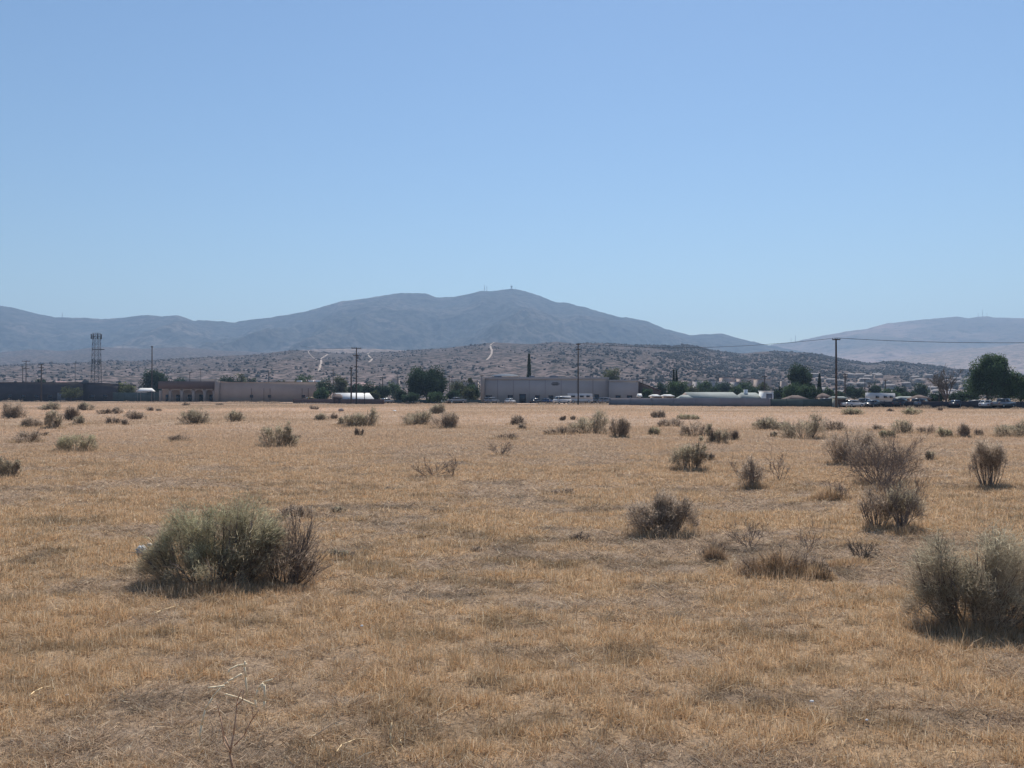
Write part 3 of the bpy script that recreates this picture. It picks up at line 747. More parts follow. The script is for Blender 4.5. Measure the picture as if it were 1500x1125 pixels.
# ------------------------------------------------------------------ ground sheet
def build_ground():
    rr = np.concatenate([[0.3], np.geomspace(1.0, 60, 230), np.geomspace(61, 500, 220), np.geomspace(510, 6000, 40)])
    na = 720
    # finer steps in the forward wedge
    a = np.concatenate([np.linspace(-0.8, 0.8, 560), np.linspace(0.8, 2 * PI - 0.8, 122)[1:-1]])
    na = len(a)
    A, R = np.meshgrid(a, rr)
    X, Y = R * np.sin(A), R * np.cos(A)
    fade = np.clip(1 - (R - 150) / 250, 0, 1)
    Z = gh(X, Y) * fade
    V = np.stack([X, Y, Z], -1).reshape(-1, 3)
    i, j = np.meshgrid(np.arange(len(rr) - 1), np.arange(na), indexing='ij')
    j2 = (j + 1) % na
    q = np.stack([i * na + j, (i + 1) * na + j, (i + 1) * na + j2, i * na + j2], -1).reshape(-1, 4)[:, ::-1]
    faces = [tuple(f) for f in q.tolist()] + [tuple(range(na - 1, -1, -1))]
    g = gold_mask(V[:, 0], V[:, 1])[:, None]; dk = dark_mask(V[:, 0], V[:, 1])[:, None]
    far = np.clip((np.hypot(V[:, 0], V[:, 1]) - 10) / 60, 0, 1)[:, None]  # ground colour lightens with distance, painting in the backlit glow of far grass
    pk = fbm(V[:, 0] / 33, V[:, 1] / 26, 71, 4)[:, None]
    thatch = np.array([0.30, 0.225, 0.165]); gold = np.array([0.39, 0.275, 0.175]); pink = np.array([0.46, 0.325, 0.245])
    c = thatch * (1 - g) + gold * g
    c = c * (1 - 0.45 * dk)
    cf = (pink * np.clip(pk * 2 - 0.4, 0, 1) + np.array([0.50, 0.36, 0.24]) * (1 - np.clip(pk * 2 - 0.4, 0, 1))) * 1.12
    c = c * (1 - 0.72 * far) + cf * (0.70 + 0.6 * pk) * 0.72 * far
    out = (np.hypot(V[:, 0], V[:, 1]) > 380)[:, None]
    c = np.where(out, c * 0.55, c)
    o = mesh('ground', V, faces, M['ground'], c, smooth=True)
    tag(o, 'dry tan grass field stretching flat to the town', None, None, 'structure')
build_ground()

# ------------------------------------------------------------------ hills and mountains
def interp(pts, x):
    p = np.array(pts, float); return np.interp(x, p[:, 0], p[:, 1])

def rangef(px, t, prof, Df, Dr, Db, seed, rough, ravine, front_pow, fine=0.0, fscale=300):
    """height of a range at azimuth column px and depth share t (0 front, 1 ridge, 2 back)"""
    D = np.where(t <= 1, Df + (Dr - Df) * t, Dr + (Db - Dr) * (t - 1))
    X = (px - CX) / F * D
    yr = interp(prof, px + rough * 0)
    Zr = EYE + (HZ - yr) / F * Dr
    s = np.where(t <= 1, np.clip(t, 0, 1) ** front_pow, 1 - 0.75 * np.clip(t - 1, 0, 1))
    wob = fbm(X / (fscale * 2.2), D / (fscale * 3), seed + 5, 3) * 1.6
    rv = ridged(X / fscale + wob, D / (fscale * 2.6) + wob * 0.3, seed, 5)
    env = np.where(t <= 1, np.clip(t * 3, 0, 1) * np.clip((1 - t) * 2.6, 0.03, 1), 0.3)
    env = env * np.clip(Zr / 330, 0, 1) ** 1.5 if Dr > 4000 else env
    Z = Zr * s + (rv - 0.62) * ravine * env + (fbm(X / 40, D / 40, seed + 9, 4) - 0.5) * fine
    return X, D, Z - (1 - np.clip(t * 8, 0, 1)) * 3

def build_range(name, label, mat, prof, Df, Dr, Db, px0, px1, seed, rough=0, ravine=40, front_pow=1.2, nx=700, nt=110, fine=2.0, fscale=300):
    px = np.linspace(px0, px1, nx); t = np.concatenate([np.linspace(0, 1, nt), np.linspace(1, 2, 24)[1:]])
    PX, T = np.meshgrid(px, t)
    X, D, Z = rangef(PX, T, prof, Df, Dr, Db, seed, rough, ravine, front_pow, fine, fscale)
    V = np.stack([X, D, Z], -1).reshape(-1, 3); n = len(t)
    i, j = np.meshgrid(np.arange(n - 1), np.arange(nx - 1), indexing='ij')
    q = np.stack([i * nx + j, i * nx + j + 1, (i + 1) * nx + j + 1, (i + 1) * nx + j], -1).reshape(-1, 4)
    o = mesh(name, V, q, mat, smooth=True)
    tag(o, label, None, None, 'structure'); return o

MAIN = [(-700,480),(-400,440),(-150,452),(-60,446),(0,448),(20,451),(45,458),(80,465),(130,465),(150,467),(185,464),(215,461),(235,463),(260,462),(285,470),(300,469),(345,472),
 (375,467),(400,464),(440,457),(465,451),(500,441),(540,437),(575,431),(590,429),(625,430),(640,435.5),(665,434.5),(690,430),(705,426),(720,426.5),(735,425),(750,423),(770,426),
 (790,433),(815,442),(835,444.5),(870,454),(905,464),(920,466),(950,471),(975,482),(1010,491),(1035,489.5),(1055,488),(1083,496),(1115,504),(1140,508),(1200,520),(1300,540),(1500,560),(2200,570)]
RIGHT = [(900,560),(1040,530),(1100,512),(1133,504.5),(1167,500),(1190,494.5),(1217,489.5),(1242,485.5),(1267,482),(1280,478),(1300,473.5),(1320,471),(1350,468),(1392,464.7),(1403,464),
 (1420,466),(1433,464),(1447,463.5),(1458,465),(1500,466),(1560,470),(1700,462),(1900,480),(2300,520)]
RLOW = [(1120,575),(1200,556),(1260,538),(1300,528),(1340,520),(1380,515),(1420,510),(1460,508),(1500,503),(1600,498),(1800,510),(2300,540)]
FOOT = [(-800,540),(-200,534),(0,535),(60,531),(100,532),(160,528),(200,529),(240,526),(300,523),(380,519),(410,515),(430,513),(470,515),(500,517.5),(540,516),(590,514.5),(600,513),(650,510),(717,502),(723,501),
 (750,503),(780,504),(817,500),(842,504),(858,502.5),(900,503),(933,505),(988,506.5),(1005,504.5),(1025,507.5),(1050,514),(1083,518),(1117,515),(1183,516),(1217,522.5),(1250,529),(1272,532),
 (1300,529),(1322,528.7),(1342,533),(1367,535),(1400,540),(1500,550),(1700,560),(2300,570)]
PLAT = [(300,545),(380,522),(430,514),(465,511.5),(500,511.2),(545,511),(590,513),(620,514.5),(680,530),(760,550)]
LLOW = [(-700,525),(-100,512),(0,516),(40,512),(90,514),(150,508),(210,511),(260,508),(320,513),(400,517),(470,530),(600,560)]
rng_foot = dict(prof=FOOT, Df=560, Dr=1500, Db=2100, seed=77, rough=0, ravine=16, front_pow=0.95, fine=1.5, fscale=130)
build_range('mountain', 'long hazy blue-grey mountain with twin antenna summits', M['mountain'], MAIN, 2500, 4300, 5400, -500, 1500, 7, ravine=215, front_pow=1.05, nx=1200, nt=170, fine=9, fscale=430)
build_range('mountain', 'paler hazy mountain rising at the right', M['mountain2'], RIGHT, 3300, 5000, 5600, 950, 2100, 19, ravine=130, front_pow=0.9, nx=600, nt=120, fine=7, fscale=480)
build_range('hill', 'bare pinkish slope below the right mountain', M['slope'], RLOW, 2300, 3400, 3900, 1150, 2100, 29, ravine=50, front_pow=0.9, nx=400, nt=60, fine=4, fscale=300)
build_range('hill', 'mauve lower slopes below the left mountain', M['foothill'], LLOW, 1500, 2600, 3200, -600, 590, 39, ravine=40, front_pow=0.9, nx=500, nt=70, fine=4, fscale=260)
build_range('hill', 'flat-topped pale plateau behind the foothills', M['plateau'], PLAT, 1900, 2250, 2500, 310, 750, 49, ravine=6, front_pow=0.8, nx=220, nt=30, fine=1)
build_range('foothills', 'brown scrub-dotted foothills behind the town', M['foothill'], FOOT, 560, 1500, 2100, -500, 2000, 77, ravine=16, front_pow=0.95, nx=1100, nt=130, fine=1.5, fscale=130)

def foot_at(px, t):
    px = np.asarray(px, float); t = np.asarray(t, float)
    return rangef(px, t, FOOT, 560, 1500, 2100, 77, 0, 16, 0.95, 1.5, 130)

# dirt tracks winding over the foothills
def foot_solve(px, py):
    t = np.linspace(0.02, 1.0, 500)
    X, D, Z = foot_at(np.full(500, px), t)
    yy = HZ - (Z - EYE) / D * F
    i = int(np.argmin(np.abs(yy - py)))
    return X[i], D[i], Z[i]
def track(pts, w, label):
    dense = []
    for (a, b), (c, d) in zip(pts[:-1], pts[1:]):
        for k in range(6):
            dense.append((a + (c - a) * k / 6, b + (d - b) * k / 6))
    dense.append(pts[-1])
    V = []
    for px, py in dense:
        X, D, Z = foot_solve(px, py)
        tt = (D - 560) / 940
        for sgn in (-1, 1):
            p2 = (X + sgn * w / 2) / D * F + CX
            x2, d2, z2 = foot_at(np.array([p2]), np.array([tt]))
            V.append((float(x2[0]), float(d2[0]), float(z2[0]) + 0.7))
    Fc = [(2*i, 2*i+1, 2*i+3, 2*i+2) for i in range(len(dense) - 1)]
    tag(mesh('dirt_track', V, Fc, M['track']), label, None, None, 'structure')
track([(724,501.8),(719,505),(718.5,509),(720.5,514),(720,519),(717,524),(713,528)], 2.6, 'pale dirt track winding up the middle foothill')
track([(542,517),(538,519),(541,523),(545,526),(543.5,529),(540,531.5)], 2.4, 'pale S-shaped dirt track on the foothill behind the utility pole')
track([(480,519.5),(475,523),(470,526),(470.5,532),(468.5,539),(467,545)], 2.2, 'pale dirt track down the foothill left of the utility poles')
track([(451,514),(453,519),(459,525),(466,530)], 1.3, 'faint dirt track at the left end of the foothill crest')

# scrub dots on the foothills: nobody could count them
def scrub():
    n = 46000; r = np.random.default_rng(5)
    px = r.uniform(-60, 1560, n); t = r.random(n) ** 0.75
    w = np.clip((px - 780) / 200, 0.16, 1)
    keep = (r.random(n) < w) & (fbm(px / 38, t * 7, 3, 4) + 0.25 * r.random(n) > 0.56)
    px, t = px[keep], t[keep]; n = len(px)
    X, D, Z = foot_at(px, t)
    base = []
    for i in range(4):
        for j in range(6):
            a, b = 2*PI*j/6 + i*0.5, PI*(i + 0.15)/3.6
            base.append((math.cos(a)*math.sin(b), math.sin(a)*math.sin(b), math.cos(b)*0.8 + 0.25))
    base = np.array(base); fb = [(i*6+j, i*6+(j+1) % 6, (i+1)*6+(j+1) % 6, (i+1)*6+j) for i in range(3) for j in range(6)]
    s = r.uniform(0.5, 1.7, n) * (1 + 0.8 * (r.random(n) < 0.06))
    k = 0.7 + 0.6 * r.random((n, 24, 1))
    V = base[None] * s[:, None, None] * k + np.stack([X, D, Z], 1)[:, None]
    Fq = (np.array(fb)[None] + (np.arange(n) * 24)[:, None, None]).reshape(-1, 4)
    c = np.repeat(np.array([[0.088, 0.08, 0.072]]) * r.uniform(0.6, 1.7, (n, 1)), 24, 0)
    o = mesh('scrub', V.reshape(-1, 3), Fq, M['twig'], c)
    tag(o, 'dark juniper scrub dotted over the foothills', None, None, 'stuff')
scrub()

# ------------------------------------------------------------------ trees
def tree(px, D, ytop, w, label, kind='broad', green=(0.045, 0.07, 0.04), name='tree', ybase=None, taper=0.0, nleaf=6000, seed=None, crownlow=0.22):
    seed = seed or int(px * 3 + ytop); r = np.random.default_rng(seed)
    x = xat(px, D); H = zat(ytop, D); W = w / F * D
    root = empty(name, (x, D, 0), label, 'tree', 'trees around the town')
    g = np.array(green)
    if kind == 'cypress':
        SA = [[0, 0, -0.2]]; SB = [[0, 0, H * 0.9]]
        V, Q = tubes(SA, SB, 0.22, 0.04, 6); mesh('trunk', V, Q, M['bark'], None, root)
        n = nleaf // 2; z = r.random(n); rad = W / 2 * (1 - z ** 1.6) * np.clip(z * 12 + 0.4, 0, 1)
        a = r.random(n) * 2 * PI; rr = np.sqrt(r.random(n)) * rad * (0.8 + 0.4 * vn(a * 2, z * 14, seed))
        P = np.stack([rr * np.cos(a), rr * np.sin(a), z * H * 0.97 + 0.3], 1)
        d = np.stack([np.cos(a) * 0.3, np.sin(a) * 0.3, np.ones(n)], 1) + r.normal(0, 0.2, (n, 3)); d /= np.linalg.norm(d, axis=1)[:, None]
        c = g * (0.6 + 0.8 * r.random(n))[:, None]
        V, T, cc = blades(P, d, np.full(n, H * 0.05), np.full(n, D * 0.0009), c, seg2=False)
        mesh('crown', V, T, M['treeleaf'], cc, root); return root
    nst = 5 if kind != 'bare' else 7
    th = np.linspace(0, 2 * PI, nst, endpoint=False) + r.random()
    trunk_h = H * (0.16 if kind == 'bare' else 0.2)
    tr = max(0.14, H * 0.028)
    TA = [[0, 0, -0.2]]; TB = [[0, 0, trunk_h]]
    sp = r.uniform(0.35, 0.8, nst) * (1.0 if kind != 'bare' else 0.8)
    d = np.stack([np.sin(sp) * np.cos(th) * W / H * 1.1, np.sin(sp) * np.sin(th) * W / H, np.cos(sp)], 1); d /= np.linalg.norm(d, axis=1)[:, None]
    lv = 5 if kind == 'bare' else 3
    SA, SB, R0, R1, tips = branch_tree(r, np.tile([[0, 0, trunk_h * 0.9]], (nst, 1)), d, np.full(nst, H * (0.42 if kind == 'bare' else 0.33)), np.full(nst, tr * 0.5), lv, [4, 4, 4, 3], 0.4, 0.55, up=0.12)
    V, Q = tubes(np.concatenate([TA, SA]), np.concatenate([TB, SB]), np.concatenate([[tr * 1.25], np.maximum(R0, D * 0.0001)]), np.concatenate([[tr * 0.8], np.maximum(R1, D * 0.00008)]), 5)
    V[:, 2] = np.minimum(V[:, 2], H)
    if kind == 'bare':
        # trunk and its branches, then the fine outer twigs as crown
        k = len(Q) // 5; big = 1 + nst * 3 + nst * 4 * 3
        mesh('trunk', V[:big * 10], Q[np.all(Q < big * 10, 1)], M['bark'], None, root)
        Vb = V[big * 10:]; Qb = Q[np.all(Q >= big * 10, 1)] - big * 10
        c = np.tile(np.array([[0.17, 0.15, 0.13]]), (len(Vb), 1))
        mesh('crown', Vb, Qb, M['twig'], c, root); return root
    mesh('trunk', V, Q, M['bark'], None, root)
    # crown: leaf clumps placed on a lumpy envelope
    nc = max(14, int(W * 5))
    zc0 = H * crownlow
    ph = r.random(nc) * 2 * PI; ct = r.uniform(-0.75, 0.92, nc); st = np.sqrt(1 - ct ** 2); u = 0.45 + 0.5 * r.random(nc)
    hz = (H - zc0) / 2
    cr = r.uniform(0.13, 0.24, nc) * min(W, H) 
    cp = np.stack([np.cos(ph) * st * u * (W / 2 - cr * 0.6), np.sin(ph) * st * u * (W / 2 - cr * 0.6), zc0 + hz + ct * u * 1.1 * (hz - cr * 0.5)], 1)
    tp = tips[-1][0]; tp = tp[r.random(len(tp)) < min(1, 30 / len(tp))]
    sc_ = np.array([1, 1, 1.0]); tp = tp * sc_; tp[:, 2] = np.clip(tp[:, 2], zc0, H * 0.93)
    cp = np.concatenate([cp, tp]); cr = np.concatenate([cr, r.uniform(0.08, 0.15, len(tp)) * min(W, H)]); nc = len(cp)
    cb = r.uniform(0.55, 1.9, nc)
    hh = np.clip((cp[:, 2] - zc0) / (H - zc0), 0, 1); cp[:, 0] *= 1 - taper * hh; cp[:, 0] += taper * 0.12 * W * hh; cr = cr * (1 - 0.35 * taper * hh)
    ci = r.integers(0, nc, nleaf); v = r.normal(size=(nleaf, 3)); v /= np.linalg.norm(v, axis=1)[:, None]
    P = cp[ci] + v * (cr[ci] * r.random(nleaf) ** 0.4)[:, None]
    P[:, 2] = np.clip(P[:, 2], 0.2, H)
    dd = v * 0.6 + r.normal(0, 0.5, (nleaf, 3)); dd /= np.linalg.norm(dd, axis=1)[:, None]
    ls = max(0.10, D * 0.0011)
    c = g * (cb[ci] * (0.75 + 0.5 * r.random(nleaf)))[:, None]
    V, T, cc = blades(P, dd, np.full(nleaf, ls * 1.3), ls * (0.6 + 0.6 * r.random(nleaf)), c, seg2=False)
    mesh('crown', V, T, M['treeleaf'], cc, root)
    return root

DG = (0.035, 0.055, 0.035); OL = (0.075, 0.085, 0.045); MG = (0.055, 0.085, 0.045)
tree(625, 262, 536, 70, 'large dark round tree left of the central building', green=DG, nleaf=30000, crownlow=0.06, seed=23)
tree(1447, 172, 515, 84, 'tallest dark leafy tree near the right edge', green=MG, nleaf=36000, crownlow=0.04, taper=0.55)
tree(1495, 168, 543, 48, 'bright green tree cut by the right edge', green=(0.08, 0.12, 0.05), nleaf=16000, crownlow=0.05)
tree(1386, 176, 531, 52, 'leafless brown tree left of the tallest leafy tree', kind='bare')
tree(1171, 240, 529, 38, 'dark round-headed tree left of the tall right pole', green=DG, nleaf=9000, crownlow=0.3)
tree(1160, 225, 560, 34, 'low green tree under the dark round-headed one, left', green=MG, nleaf=4500, crownlow=0.05)
tree(1184, 222, 562, 36, 'low green tree under the dark round-headed one, right', green=MG, nleaf=4500, crownlow=0.05)
tree(1200.5, 230, 549, 8, 'narrow dark cypress left of the tall right pole', kind='cypress', green=DG)
tree(775, 300, 520, 7, 'tall pointed cypress behind the central building roof', kind='cypress', green=DG)
tree(987, 260, 543, 5, 'left of the twin cypress spires over the green clump', kind='cypress', green=DG)
tree(991, 262, 544, 5, 'right of the twin cypress spires over the green clump', kind='cypress', green=DG)
tree(992, 248, 556, 40, 'dense green clump under the twin cypress spires', green=MG, nleaf=7000, crownlow=0.03)
tree(896, 330, 539, 36, 'olive tree showing above the right roof of the central building', green=OL, nleaf=5000, crownlow=0.1)
tree(228, 345, 541, 46, 'dark spreading tree beside the tall left pole', green=DG, nleaf=9000, crownlow=0.08)
tree(182, 338, 560, 36, 'yellow-green tree between the dark building and the tall left pole', green=(0.10, 0.11, 0.05), nleaf=4000, crownlow=0.05)
tree(104, 318, 565, 34, 'thin pale tree in front of the long dark building', green=OL, nleaf=1500, crownlow=0.1)
tree(333, 380, 546, 28, 'left tree behind the tan building', green=DG, nleaf=4000, crownlow=0.1)
tree(352, 382, 544, 20, 'middle tree behind the tan building', green=OL, nleaf=3000, crownlow=0.1)
tree(370, 380, 550, 18, 'right small tree behind the tan building', green=DG, nleaf=3000, crownlow=0.1)
for k, (px, D, yt, w, g, lb) in enumerate([
 (446,330,546,34,MG,'green tree at the right end of the tan building'),(476,300,553,32,DG,'dark tree behind the gable of the white-roofed house'),(500,340,548,26,OL,'olive tree behind the white-roofed house, left'),
 (536,290,559,36,DG,'dark tree just right of the utility pole pair'),(560,300,563,30,DG,'low dark tree between the pole pair and the large round tree'),(578,330,556,22,MG,'small tree touching the left of the large round tree'),
 (602,240,574,34,DG,'low shrubby tree at the foot of the large round tree, left'),(640,240,572,36,MG,'low shrubby tree at the foot of the large round tree, right'),
 (672,290,556,32,OL,'olive tree right of the large round tree'),(693,275,562,26,MG,'green tree at the left corner of the central building'),(690,330,551,14,OL,'pale tree behind the left corner of the central building'),
 (1032,330,556,30,MG,'tree behind the pale roofs, left'),(1060,340,558,34,DG,'tree behind the pale roofs, middle'),(1092,330,556,30,MG,'tree behind the pale roofs, right'),
 (1118,300,560,26,OL,'olive tree right of the pale roofs'),(1138,280,566,22,DG,'dark low tree left of the dark round-headed tree'),(1212,250,566,20,MG,'small tree between the cypress and the tall right pole'),
 (1252,280,563,34,DG,'dark tree behind the white truck'),(1282,300,560,26,DG,'dark tree right of the white truck'),(1304,250,568,32,MG,'green tree above the row of parked cars'),
 (1332,230,570,30,DG,'dark low tree left of the leafless tree, near'),(1350,300,560,24,DG,'dark tree left of the leafless tree, far'),(1372,200,574,24,DG,'low dark tree at the foot of the leafless tree'),
 (1404,188,573,32,DG,'low dark tree between the leafless and the tallest tree'),(1474,176,560,40,DG,'dark tree between the tallest tree and the edge tree'),
 (470,270,566,24,MG,'low green tree left of the dark gabled shed'),(520,300,560,22,DG,'dark tree right behind the utility pole pair'),(548,262,572,20,OL,'low olive tree at the right end of the white roof'),
 (588,262,570,22,DG,'low dark tree left of the large round tree foot'),(665,262,570,24,DG,'low dark tree right of the large round tree'),(688,270,568,22,OL,'low olive tree before the central building left corner'),
 (948,262,566,20,MG,'low green tree behind the small white roofed sheds'),(968,300,560,22,DG,'dark tree left of the twin cypress clump'),(1014,300,563,22,OL,'olive tree right of the twin cypress clump'),
 (1046,280,566,26,DG,'low dark tree over the long pale roof'),(1078,285,564,24,MG,'low green tree over the pale roofs, right half'),(1106,270,566,22,DG,'low dark tree left of the white container'),
 (1228,240,572,26,DG,'low dark bushy tree right behind the tall right pole'),(1270,215,574,26,OL,'low olive tree above the parked pickup'),(1318,260,565,24,DG,'dark tree above the pale flat-roofed shed'),(1420,210,568,26,DG,'dark tree filling the gap left of the tallest tree'),
 (262,420,552,26,DG,'distant tree above the porch building'),(412,420,556,20,OL,'distant olive tree above the tan wall'),(716,420,552,12,DG,'distant tree behind the central building left roof'),
 (60,420,553,18,DG,'small dark tree above the long dark building, left'),(83,410,555,14,DG,'small dark tree above the long dark building, right')]):
    tree(px, D, yt, w, lb, green=g, nleaf=3200, crownlow=0.04)

# ------------------------------------------------------------------ poles, towers, lines
POLETOP = {}
def pole(px, D, ytop, label, arms=((0.97, 2.4),), r=0.16, lean=0.0, tf=False, ybot=None, group='utility poles'):
    x, H = xat(px, D), zat(ytop, D)
    e = empty('utility_pole', (x, D, 0), label, 'utility pole', group)
    MB().bar((0, 0, -0.3), (lean, 0, H), r, r * 0.72, 8).build('post', M['wood'], e)
    for f, ln in arms:
        z = H * f
        a = MB().box(-ln/2 + lean*f, ln/2 + lean*f, -0.22, -0.08, z - 0.09, z + 0.09).build('crossarm', M['wood'], e)
        for k in (-0.46, -0.18, 0.18, 0.46):
            MB().bar((k*ln, -0.15, z + 0.09), (k*ln, -0.15, z + 0.30), 0.06, 0.04, 6).build('insulator', M['dkmetal'], a)
    if tf:
        MB().bar((0.35, 0.05, H*0.80), (0.35, 0.05, H*0.80 + 0.9), 0.26, 0.26, 10).build('transformer', M['steel'], e)
    POLETOP[px] = Vector((x, D - 0.15, H * arms[0][0] + 0.3))
    return e
pole(1225, 158, 496, 'tall utility pole in front of the parked cars at the right', arms=((0.985, 1.4),), r=0.22)
pole(847, 205, 503, 'tall bare utility pole in front of the central building', arms=((0.985, 1.0), (0.9, 1.0)), r=0.17)
pole(522, 232, 509, 'tall utility pole beside the white-roofed house', arms=((0.985, 2.6), (0.86, 1.7), (0.66, 0.9)), r=0.2, tf=True)
pole(514.5, 236, 538, 'shorter pole just left of the tall pole by the white-roofed house', arms=((0.97, 0.9),), r=0.24)
pole(222.5, 318, 507, 'tall pole rising through the dark spreading tree', arms=((0.985, 0.8),), r=0.26)
pole(38, 345, 528, 'double-armed pole behind the long dark building', arms=((0.98, 3.2), (0.80, 2.8)), r=0.2)
pole(60.5, 312, 533, 'pale pole with stacked arms in front of the long dark building', arms=((0.98, 2.0), (0.90, 2.0), (0.82, 1.6)), r=0.28)
pole(33, 420, 536, 'thin distant pole left of the double-armed pole', arms=((0.97, 1.5),), r=0.2)
pole(110, 520, 531, 'thin distant pole between the dark building and the antenna tower', arms=((0.97, 2.0),), r=0.22)
pole(278, 400, 545, 'thin pole above the porch building, left', arms=((0.97, 1.0),), r=0.2)
pole(294, 420, 540, 'thin pole above the porch building, right', arms=((0.97, 1.0),), r=0.13)
pole(393.5, 430, 544, 'short distant pole above the tan wall', arms=((0.94, 2.6),), r=0.24)
pole(488, 400, 540, 'short distant pole left of the pole pair', arms=((0.95, 1.4),), r=0.2)
pole(560.5, 330, 552, 'short pole right of the pole pair', arms=((0.96, 1.8),), r=0.24)
pole(582, 480, 544, 'distant pole between the pole pair and the large round tree', arms=((0.96, 2),), r=0.2)
pole(534, 228, 575, 'stub post in front of the white roof', arms=((0.95, 0.5),), r=0.12)
pole(941.5, 280, 553, 'short pole at the right corner of the central building', arms=((0.95, 1.8),), r=0.16)
pole(1120, 260, 550, 'thin pole behind the white container', arms=((0.96, 1.4),), r=0.2)
pole(1238, 250, 547, 'dark pole right of the tall right pole', arms=((0.96, 1.4), (0.88, 1.4)), r=0.24, tf=True)
pole(1267, 330, 555, 'first of three short distant poles right of the tall right pole', arms=((0.96, 2.8),), r=0.22)
pole(1273, 300, 560, 'second of three short distant poles right of the tall right pole', arms=((0.96, 1.4),), r=0.2)
pole(1297, 310, 556, 'third of three short distant poles right of the tall right pole', arms=((0.96, 1.6),), r=0.24)
pole(1375.5, 180, 566, 'thin pole in front of the leafless tree', arms=((0.96, 0.7),), r=0.09)
pole(706, 320, 549, 'thin pole at the left corner of the central building', arms=((0.96, 1.4),), r=0.2)
pole(658, 330, 550, 'thin pole behind the right side of the large round tree', arms=((0.96, 1.2),), r=0.18)
pole(662, 300, 552, 'second thin pole right of the large round tree', arms=((0.96, 1.2),), r=0.14)
pole(1050, 420, 549, 'thin pole above the far pale buildings', arms=((0.96, 1.8),), r=0.16)

def wire(a, b, sag, label, r=0.045, n=24):
    V = MB(); a, b = Vector(a), Vector(b); pts = []
    for i in range(n + 1):
        t = i / n; p = a.lerp(b, t); p.z -= sag * 4 * t * (1 - t); pts.append(p - a)
    for i in range(n): V.bar(pts[i], pts[i+1], r, r, 4)
    o = V.build('power_line', M['wire']); o.location = a
    return tag(o, label, 'power line', 'overhead power lines')
pR, pC = POLETOP[1225], POLETOP[847]
D2 = 140
wire(pR, (xat(1620, 135), 135, zat(500, 135)), 0.5, 'thin overhead line from the tall right pole toward the right edge')
wire(pR, pC, 1.4, 'thin overhead line spanning the tall right pole and the central pole', r=0.035)
wire(POLETOP[522], (xat(440, 300), 300, zat(507, 300)), 0.6, 'short overhead line going left from the pole pair', r=0.03)

def antenna_tower(px, D, ytop):
    x, H = xat(px, D), zat(ytop, D)
    e = empty('antenna_tower', (x, D, 0), 'dark lattice antenna tower behind the long dark building', 'tower')
    w0, w1 = 2.4, 1.5
    m = MB(); L = lambda s, t, z: Vector((s * (w0 + (w1 - w0) * z / H), t * (w0 + (w1 - w0) * z / H), z))
    for s in (-1, 1):
        for t in (-1, 1): m.bar(L(s, t, -0.5), L(s, t, H), 0.17, 0.13, 5)
    m.build('leg', M['dkmetal'], e)
    m = MB(); nz = 12
    for k in range(nz):
        z0, z1 = H*k/nz, H*(k+1)/nz
        for (a, b) in (((-1,-1),(1,-1)), ((1,-1),(1,1)), ((1,1),(-1,1)), ((-1,1),(-1,-1))):
            m.bar(L(*a, z0), L(*b, z1), 0.07, 0.07, 4); m.bar(L(*b, z0), L(*a, z1), 0.07, 0.07, 4); m.bar(L(*a, z1), L(*b, z1), 0.07, 0.07, 4)
    m.build('brace', M['dkmetal'], e)
    for zc, hw, hh, cnt in ((H*0.95, 2.9, 1.5, 7), (H*0.57, 2.2, 1.5, 4)):
        p = MB()
        for k in range(cnt):
            a = 2*PI*k/cnt; cx, cy = hw*math.cos(a)*0.95, hw*math.sin(a)*0.95
            p.box(cx-0.3, cx+0.3, cy-0.2, cy+0.2, zc-hh, zc+hh*0.9)
            p.bar((0,0,zc), (cx,cy,zc), 0.09, 0.09, 4)
        p.build('antenna_panel', M['dkmetal'], e)
    MB().box(-2.2, 4.6, -0.3, 0.3, H*0.745, H*0.757).build('crossarm', M['dkmetal'], e)
antenna_tower(141, 520, 488)

def mast(px, ytop, ybot, D, label, w=0.9, dish=False):
    x, z0, z1 = xat(px, D), zat(ybot, D) - 6, zat(ytop, D)
    e = empty('radio_mast', (x, D, z0), label, 'radio mast', 'radio masts on the summits')
    h = z1 - z0; m = MB()
    for k in range(3):
        a = 2*PI*k/3; m.bar((w*math.cos(a), w*math.sin(a), 0), (w*0.5*math.cos(a), w*0.5*math.sin(a), h), w*0.5, w*0.35, 4)
    for q in range(6):
        z = h*q/6
        for k in range(3):
            a, b = 2*PI*k/3, 2*PI*(k+1)/3
            m.bar((w*.9*math.cos(a), w*.9*math.sin(a), z), (w*.8*math.cos(b), w*.8*math.sin(b), z + h/6), 0.2, 0.2, 3)
    m.build('frame', M['steel'], e)
    if dish:
        MB().bar((3, -1, h*0.62), (3, -2.4, h*0.62), 3.6, 4.8, 12).build('dish', M['dkmetal'], e)
        MB().bar((3, 0, h*0.1), (3, -1, h*0.62), 0.8, 0.8, 5).build('bracket', M['dkmetal'], e)
    return e
mast(709.5, 417.5, 426, 4300, 'left mast of the pair on the first summit', 1.7)
mast(713, 418.5, 426, 4300, 'right mast of the pair on the first summit', 1.7)
mast(736, 421, 425, 4300, 'small faint mast between the two summits', 0.7)
mast(748.5, 416.5, 424, 4300, 'mast with a round dish on the highest summit', 1.6, True)
mast(755, 420.5, 424, 4300, 'short mast right of the dish mast on the highest summit', 0.7)
mast(1433.5, 458, 465, 5000, 'left mast on the right mountain', 0.9)
mast(1440, 453, 465, 5000, 'tallest mast on the right mountain', 1.1)
mast(1446.5, 458, 465, 5000, 'right mast on the right mountain', 0.9)
mast(90.5, 457.5, 467, 4300, 'faint twin-like mast on the left ridge', 1.2)
mast(1165.5, 491, 501, 4950, 'faint mast in the saddle between the mountains', 1.3)
mast(1159, 495, 502, 4950, 'shorter faint mast in the saddle between the mountains', 1.2)

